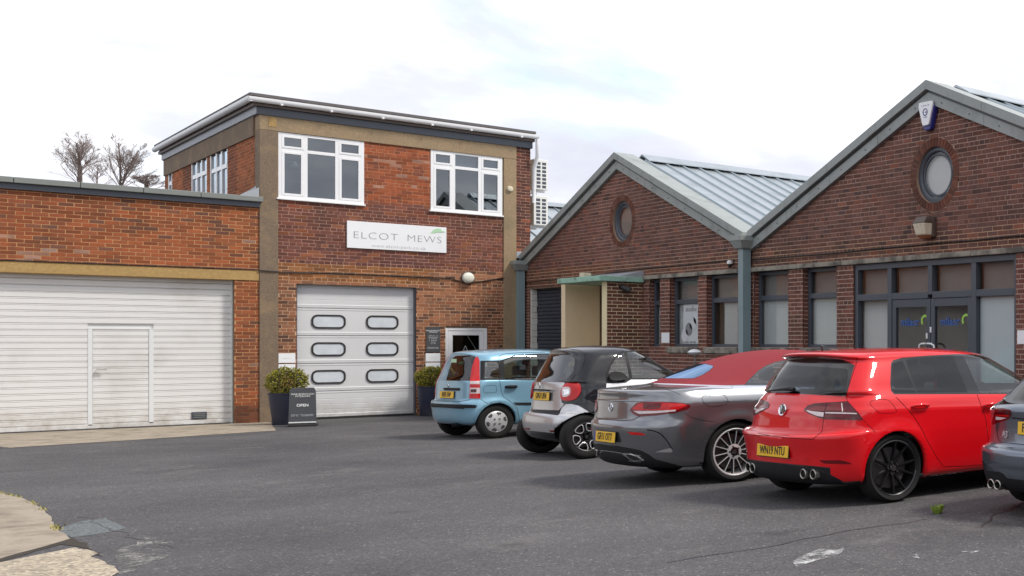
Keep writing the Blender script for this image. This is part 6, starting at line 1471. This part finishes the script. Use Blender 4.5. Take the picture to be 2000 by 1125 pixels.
# ---------------------------------------------------------------- tiny black and silver two-seater
def smart():
    c = Car('black_microcar', 'tiny black and silver two-seat city car', (6.784, 16.11), -1)
    A = [(0, .30), (1.873, .30)]
    c.loft([(-.05, .20, .58, .20, 1.9, .2, 0), (-.20, .22, .68, .22, 2.08, .22, 0), (-.32, .28, .76, .27, 2.22, .28, 0), (-.358, .38, .80, .36, 2.29, .4, 0), (-.366, .48, .815, .47, 2.31, .5, 0), (-.356, .565, .822, .56, 2.30, .58, 0), (-.335, .605, .824, .60, 2.29, .62, 0), (-.285, .625, .824, .62, 2.28, .64, 0), (-.262, .64, .824, .64, 2.27, .66, 0),
            (-.250, .80, .822, .80, 2.2, .78, 0), (-.235, .95, .815, .95, 1.98, .92, 0), (-.215, 1.035, .798, 1.02, 1.78, .99, 0), (-.20, 1.055, .785, 1.045, 1.74, 1.0, .1, .34, 2.8), (-.13, 1.22, .735, 1.20, 1.45, 1.16, .5, .34, 2.8), (-.07, 1.36, .685, 1.33, 1.2, 1.32, .9, .34, 2.8), (-.045, 1.43, .65, 1.405, 1.1, 1.39, 1, .36, 2.6), (-.06, 1.465, .62, 1.44, 1.04, 1.42, 1), (-.02, 1.495, .57, 1.475, .98, 1.45, 1), (.12, 1.52, .45, 1.51, .92, 1.48, 1), (.3, 1.537, .26, 1.533, .85, 1.505, 1), (.42, 1.542, .1, 1.54, .8, 1.52, 1), (.5, 1.543, 0, 1.542, .75, 1.525, 1)],
           cr=.40, nr=2.5, cf=.5, drop=smooth_drop(.45, .16, .16), arches=A, ar=.325, flare=.04, nside=36)
    s4 = Z(1000, 660, 4.328); side = lambda q, n: q.y < -.3; rearish = lambda q, n: q.x < .2
    c.cookie(s4((160, 575), (172, 520), (205, 374), (446, 374), (425, 430), (412, 500), (420, 545), (440, 560), (395, 612), (170, 602)), 'tailgate', 'paint_silver', False, rearish)
    c.cookie(s4((40, 775), (75, 700), (105, 640), (130, 600), (160, 575), (170, 604), (175, 622), (390, 650), (425, 585), (455, 560), (500, 558), (560, 572), (640, 618), (660, 640), (500, 760), (445, 812), (330, 802), (70, 775)), 'bumper', 'paint_silver', True, lambda q, n: q.x < .35 and q.y < .001)
    c.cookie(s4((172, 606), (395, 618), (420, 590), (400, 645), (385, 655), (175, 628)), 'bumper_step', 'black_plastic', False, rearish)
    c.cookie(s4((208, 368), (240, 250), (285, 150), (320, 138), (500, 146), (533, 190), (520, 285), (442, 370)), 'rear_window', 'car_glass', False, rearish)
    c.line(s4((500, 95), (560, 102), (608, 128), (622, 170), (600, 245), (560, 300), (500, 350)), 1.1)
    ids = c.cookie(s4((418, 505), (422, 445), (440, 402), (480, 380), (555, 378), (586, 405), (584, 465), (545, 518), (490, 533), (440, 528)), 'tail_lamp', 'lamp_red', True, rnd=1, push=.02)
    i2 = c.cookie(s4((432, 425), (450, 415), (500, 415), (506, 475), (470, 500), (432, 500)), 'lamp_lens', 'lamp_clear', True, rnd=1, push=.023, on=ids[0]); c.parts[i2[1]][2]['on'] = ids[1]
    i2 = c.cookie(s4((446, 440), (490, 432), (492, 470), (452, 486)), 'lamp_bulb', 'chrome', True, push=.0245, on=ids[0]); c.parts[i2[1]][2]['on'] = ids[1]
    dr = c.cookie(s4((795, 445), (797, 380), (960, 378), (1005, 350), (1420, 345), (1440, 800), (800, 800)), 'door', 'paint_silver_skylit', True, side)  # silver door, its bright sky reflection put into a near-white paint colour
    c.cookie(s4((795, 385), (797, 300), (825, 235), (870, 160), (940, 112), (1100, 100), (1260, 122), (1370, 165), (1470, 222), (1420, 352), (1005, 352), (960, 380)), 'window_trim', 'black_plastic', True, side)
    c.cookie(s4((808, 330), (835, 245), (878, 170), (945, 125), (992, 335)), 'side_window', 'car_glass', True, side); c.cookie(s4((975, 122), (1100, 112), (1255, 135), (1355, 175), (1445, 225), (1400, 340), (1018, 340)), 'side_window', 'car_glass', True, side)
    c.cookie(s4((812, 345), (822, 298), (860, 288), (920, 298), (955, 325), (970, 345), (940, 368), (840, 372)), 'handle', 'black_plastic', True, side, rnd=1, push=.045)
    c.line(s4((795, 650), (793, 445), (797, 380), (797, 300), (825, 235), (870, 158), (940, 108)), 1.0, where=side)
    for px in (s4((100, 757), (155, 762), (150, 778), (90, 775)), s4((310, 782), (372, 780), (376, 797), (330, 796))): c.cookie(px, 'reflector', 'lamp_dark_red', False, push=.003)
    zone(c, lambda q, n: n.x > .3 and 1.04 < q.z < 1.4 and abs(q.y) < .6 and q.x > 0.8, 'windscreen', 'car_glass'); c.liner = .66; c.la = (28, 152); c.arches(A, .33, .2); c.finish('paint_black', .22)
    c.plate((-.262, 0, .842), 'GP67 UFN', tilt=R(-4))
    c.obj(MB().tube([(-.268, -.27, .925), (-.272, 0, .93), (-.268, .27, .925)], .014, 6), 'plate_lamp_bar', 'black_plastic'); c.obj(MB().lathe([(.03, -.012), (.036, -.014), (.04, 0)], (-.25, .1, .99), 'x', 14), 'badge', 'alloy')
    c.interior((-.0, 1.6), .98, .68, 1.4, 1.1, 'seat_grey', rows=(.45,)); mirror_pod(c, 1.35, .9, 1.03, 'paint_black')
    for x in (0, 1.873):
        for sg in (-1, 1): c.wheel(x, sg, .30, .20, .205, 'smart', .835)
smart()

# ---------------------------------------------------------------- light blue small hatchback
def panda():
    c = Car('light_blue_hatchback', 'small light blue boxy hatchback with tall red tail lamps', (7.43, 21.064), 4)
    A = [(0, .288), (2.3, .288)]
    c.loft([(-.20, .22, .60, .22, 2.7, .22, 0), (-.36, .235, .70, .235, 2.88, .24, 0), (-.45, .28, .75, .28, 2.97, .3, 0), (-.485, .38, .775, .37, 3.01, .4, 0), (-.498, .50, .787, .49, 3.02, .5, 0), (-.505, .55, .79, .54, 3.02, .56, 0), (-.505, .60, .791, .59, 3.01, .6, 0), (-.495, .635, .791, .63, 3.0, .63, 0), (-.46, .652, .791, .65, 2.98, .65, 0), (-.442, .665, .791, .665, 2.96, .67, 0),
            (-.432, .80, .79, .80, 2.85, .76, 0), (-.42, .94, .786, .93, 2.5, .90, 0), (-.412, .985, .778, .975, 2.2, .96, 0), (-.402, 1.005, .768, .995, 2.1, .98, 0), (-.345, 1.18, .73, 1.17, 1.86, 1.14, .4), (-.29, 1.34, .69, 1.33, 1.64, 1.3, .8), (-.262, 1.41, .66, 1.40, 1.52, 1.38, 1), (-.262, 1.445, .63, 1.435, 1.46, 1.42, 1), (-.20, 1.475, .57, 1.468, 1.4, 1.45, 1), (.0, 1.498, .43, 1.497, 1.3, 1.48, 1), (.2, 1.511, .25, 1.512, 1.2, 1.5, 1), (.35, 1.517, .1, 1.518, 1.1, 1.508, 1), (.45, 1.518, 0, 1.519, 1.0, 1.51, 1)],
           cr=.30, nr=2.9, cf=.5, drop=smooth_drop(.55, .09, .06), arches=A, ar=.315, flare=.03, nside=40)
    p5 = Z(820, 660, 5.114); side = lambda q, n: q.y < -.3; rearish = lambda q, n: q.x < .1
    c.cookie(p5((262, 428), (290, 320), (335, 195), (360, 178), (500, 172), (550, 182), (560, 195), (525, 300), (505, 428)), 'rear_window', 'car_glass_dark', False, rearish)
    ids = c.cookie(p5((503, 428), (522, 300), (556, 195), (580, 188), (596, 225), (599, 425), (604, 605), (496, 605)), 'tail_lamp', 'lamp_red', True, push=.008)
    for px, m in ((p5((505, 432), (598, 432), (599, 462), (505, 462)), 'lamp_clear'), (p5((505, 498), (600, 498), (601, 555), (503, 555)), 'lamp_clear'), (p5((510, 512), (568, 512), (568, 545), (508, 545)), 'lamp_smoke')):
        i2 = c.cookie(px, 'lamp_lens', m, True, push=.0095, on=ids[0]); c.parts[i2[1]][2]['on'] = ids[1]
    c.cookie(p5((604, 228), (792, 224), (798, 422), (602, 422)), 'window_trim', 'black_plastic', True, side); c.cookie(p5((650, 245), (700, 237), (765, 238), (785, 262), (794, 402), (646, 402)), 'side_window', 'car_glass', True, side)
    d1 = c.cookie(p5((798, 422), (805, 480), (815, 540), (835, 590), (890, 625), (940, 665), (975, 710), (1000, 850), (1440, 850), (1440, 422)), 'door', 'paint_blue', True, side); d2 = c.cookie(p5((1440, 422), (1440, 850), (2150, 820), (2330, 600), (2350, 422)), 'door', 'paint_blue', True, side)
    c.cookie(p5((800, 422), (795, 225), (835, 215), (960, 168), (1210, 155), (1500, 155), (1800, 170), (2000, 230), (2230, 422)), 'window_trim', 'black_plastic', True, side)
    c.cookie(p5((850, 412), (838, 228), (965, 178), (1210, 168), (1400, 168), (1430, 412)), 'side_window', 'car_glass', True, side); c.cookie(p5((1475, 168), (1790, 182), (1980, 238), (2190, 412), (1480, 412)), 'side_window', 'car_glass', True, side)
    c.line(p5((790, 190), (795, 300), (798, 422), (805, 480), (815, 540), (835, 590), (890, 625), (940, 665), (975, 710), (1000, 850)), 1.1, where=side)
    c.line(p5((790, 190), (810, 172), (860, 158), (1000, 148), (1250, 142)), 1.0, where=side)
    c.line(p5((606, 610), (640, 635), (685, 660)), 1.0, where=side)
    c.line(p5((637, 490), (660, 478), (752, 470), (762, 480), (766, 540), (745, 548), (650, 550), (638, 540), (637, 490)), .8, where=side)
    c.cookie(p5((100, 655), (300, 662), (545, 668), (572, 675), (560, 702), (300, 698), (100, 690)), 'bumper_strip', 'black_plastic', True, push=.008)
    c.cookie(p5((935, 645), (1115, 645), (1900, 640), (1900, 668), (960, 670)), 'side_strip', 'black_plastic', True, side, push=.008)
    c.line(p5((200, 632), (380, 640), (500, 618)), 1.0); c.cookie(p5((240, 502), (260, 497), (395, 500), (402, 512), (395, 528), (250, 524)), 'tailgate_handle', 'black_plastic', False, rearish, push=.015)
    zone(c, lambda q, n: n.x > .3 and 1.02 < q.z < 1.38 and abs(q.y) < .6 and q.x > 1.1, 'windscreen', 'car_glass'); c.liner = .70; c.arches(A, .315, .2); c.finish('paint_blue', .24)
    c.plate((-.445, 0, .745), 'RE05 ENP', tilt=R(-4)); grip(c, p5((912, 487))[0], .17, 'black_plastic', h=.05)
    c.obj(MB().lathe([(.026, .0), (.03, .0), (.03, .2), (.026, .2)], (-.50, -.35, .25), 'x', 16, close=True), 'tailpipe', 'black_plastic')
    c.obj(MB().tube([(-.43, .02, 1.03), (-.445, -.02, 1.035), (-.42, -.3, 1.10)], .009, 6), 'wiper', 'black_plastic'); c.obj(MB().lathe([(.025, -.008), (.03, -.01), (.034, 0)], (-.428, 0, .90), 'x', 16), 'badge', 'chrome')
    c.obj(MB().box((-.365, -.16, 1.29), (-.36, .02, 1.35)), 'screen_sticker', 'leaf_green')
    c.interior((-.1, 2.0), .95, .64, 1.4, 1.4, 'seat_grey', rows=(.2, 1.05)); mirror_pod(c, 1.8, .86, 1.02, 'black_plastic')
    for x in (0, 2.3):
        for sg in (-1, 1): c.wheel(x, sg, .288, .165, .183, 'panda', .785)
panda()

# ---------------------------------------------------------------- slate grey hatchback cut by the frame
def audi():
    c = Car('slate_grey_hatchback', 'slate grey hatchback badged A3, half out of frame at the right edge', (7.36, 6.59), 0)
    A = [(0, .325), (2.63, .325)]
    c.loft([(-.45, .19, .70, .19, 3.2, .19, 0), (-.66, .20, .80, .20, 3.36, .2, 0), (-.75, .26, .85, .24, 3.44, .28, 0), (-.785, .36, .872, .34, 3.48, .4, 0), (-.795, .42, .884, .42, 3.49, .5, 0), (-.805, .44, .89, .45, 3.48, .54, 0), (-.808, .545, .892, .55, 3.47, .6, 0), (-.79, .57, .893, .58, 3.46, .62, 0), (-.715, .59, .893, .60, 3.45, .64, 0), (-.70, .61, .893, .62, 3.44, .66, 0),
            (-.685, .74, .892, .73, 3.36, .74, 0), (-.69, .83, .888, .82, 3.2, .79, 0), (-.705, .91, .88, .90, 3.1, .82, 0), (-.69, .935, .855, .93, 2.7, .94, 0), (-.60, .98, .83, .975, 2.45, .99, 0), (-.55, 1.02, .815, 1.01, 2.40, 1.0, .15, .34, 2.9), (-.36, 1.2, .75, 1.18, 2.12, 1.15, .6, .32, 3.0), (-.2, 1.31, .70, 1.30, 1.85, 1.30, .9, .32, 3.0), (-.16, 1.355, .67, 1.345, 1.72, 1.36, 1, .32, 2.9), (-.22, 1.37, .66, 1.365, 1.68, 1.365, 1), (-.15, 1.39, .6, 1.39, 1.5, 1.39, 1), (.0, 1.405, .48, 1.41, 1.35, 1.41, 1), (.2, 1.415, .28, 1.42, 1.2, 1.42, 1), (.4, 1.42, .0, 1.424, 1.0, 1.424, 1)],
           cr=.42, nr=2.8, drop=smooth_drop(.75, .06, .06), arches=A, ar=.345, flare=.02)
    a4 = Z(1900, 740, 4.33); rearish = lambda q, n: q.x < .3
    def half(q, n): return q.x < .3
    ids = c.cookie(a4((182, 300), (192, 245), (260, 250), (318, 262), (326, 300), (318, 322), (300, 342), (205, 372), (165, 386), (172, 340)), 'tail_lamp', 'lamp_dark_red', True, half, push=.006)
    for px, m in ((a4((200, 318), (290, 330), (240, 345), (200, 345)), 'lamp_clear'), (a4((215, 258), (310, 270), (315, 300), (205, 285)), 'lamp_smoke'), (a4((195, 300), (310, 306), (308, 318), (195, 314)), 'lamp_red')): i2 = c.cookie(px, 'lamp_lens', m, True, half, push=.0075, on=ids[0]); c.parts[i2[1]][2]['on'] = ids[1]
    c.cookie(a4((225, 212), (330, 110), (433, 15), (620, -80), (760, -100), (900, 215)), 'rear_window', 'car_glass_rear', False, half)
    c.line(a4((330, 330), (433, 340), (700, 350)), 3.0, mirror=False); c.line(a4((205, 385), (207, 450), (215, 510), (235, 535), (433, 556), (700, 560)), 1.3, mirror=False)
    c.cookie(a4((60, 770), (130, 778), (225, 785), (262, 805), (290, 840), (433, 858), (800, 870), (800, 1050), (60, 1050)), 'diffuser', 'black_plastic', False, half)
    c.flat([(-.02, 1.035), (.06, 1.26), (.25, 1.315), (.9, 1.345), (1.35, 1.305), (1.75, 1.18), (2.1, 1.02), (1.0, 1.03)], 'y', 'window_trim', 'gloss_black', lambda q, n: abs(q.y) > .55 and q.z > .98)
    for pl in ([(.03, 1.05), (.1, 1.25), (.26, 1.297), (.82, 1.327), (.88, 1.05)], [(.98, 1.05), (.94, 1.325), (1.33, 1.285), (1.7, 1.17), (2.0, 1.04)]):
        for sg in (1, -1): c.flat(pl, 'y', 'side_window', 'car_glass_dark', lambda q, n, sg=sg: q.y * sg > .55 and q.z > .98)
    lp, ln = hit(c, a4((275, 472))[0]); ep, en = hit(c, a4((200, 905))[0])
    zone(c, lambda q, n: n.x > .3 and 1.05 < q.z < 1.33 and abs(q.y) < .6 and q.x > 1.2, 'windscreen', 'car_glass'); c.arches(A, .352, .2); c.finish('paint_slate')
    o = textmesh('lettering', 'A3', .085, 'alloy', c.root, (0, 0, 0), (0, 0, 0), ext=.004); 
    nn = Vector((-1, .25, .05)).normalized(); r_ = Vector((0, 0, 1)).cross(nn).normalized(); u_ = nn.cross(r_); p_ = lp + ln * .004; o.matrix_local = Matrix(((r_.x, u_.x, nn.x, p_.x), (r_.y, u_.y, nn.y, p_.y), (r_.z, u_.z, nn.z, p_.z), (0, 0, 0, 1)))
    c.plate((-.705, 0, .76), 'F                 ', tilt=R(-4))
    for sg in (1, -1):
        for y in (.47, .58): c.obj(MB().lathe([(.036, .3), (.044, .2), (.044, .0), (.038, -.004), (.032, .0), (.032, .2)], (-.76 if y < .5 else -.735, sg * y, .26), 'x', 20), 'tailpipe', 'pipe_steel', smooth=40)
    c.interior((-.3, 2.3), .93, .72, 1.4, 1.62, rows=(.25, 1.25))
    for x in (0, 2.63):
        for sg in (-1, 1): c.wheel(x, sg, .325, .225, .245, 'audi', .885)
audi()
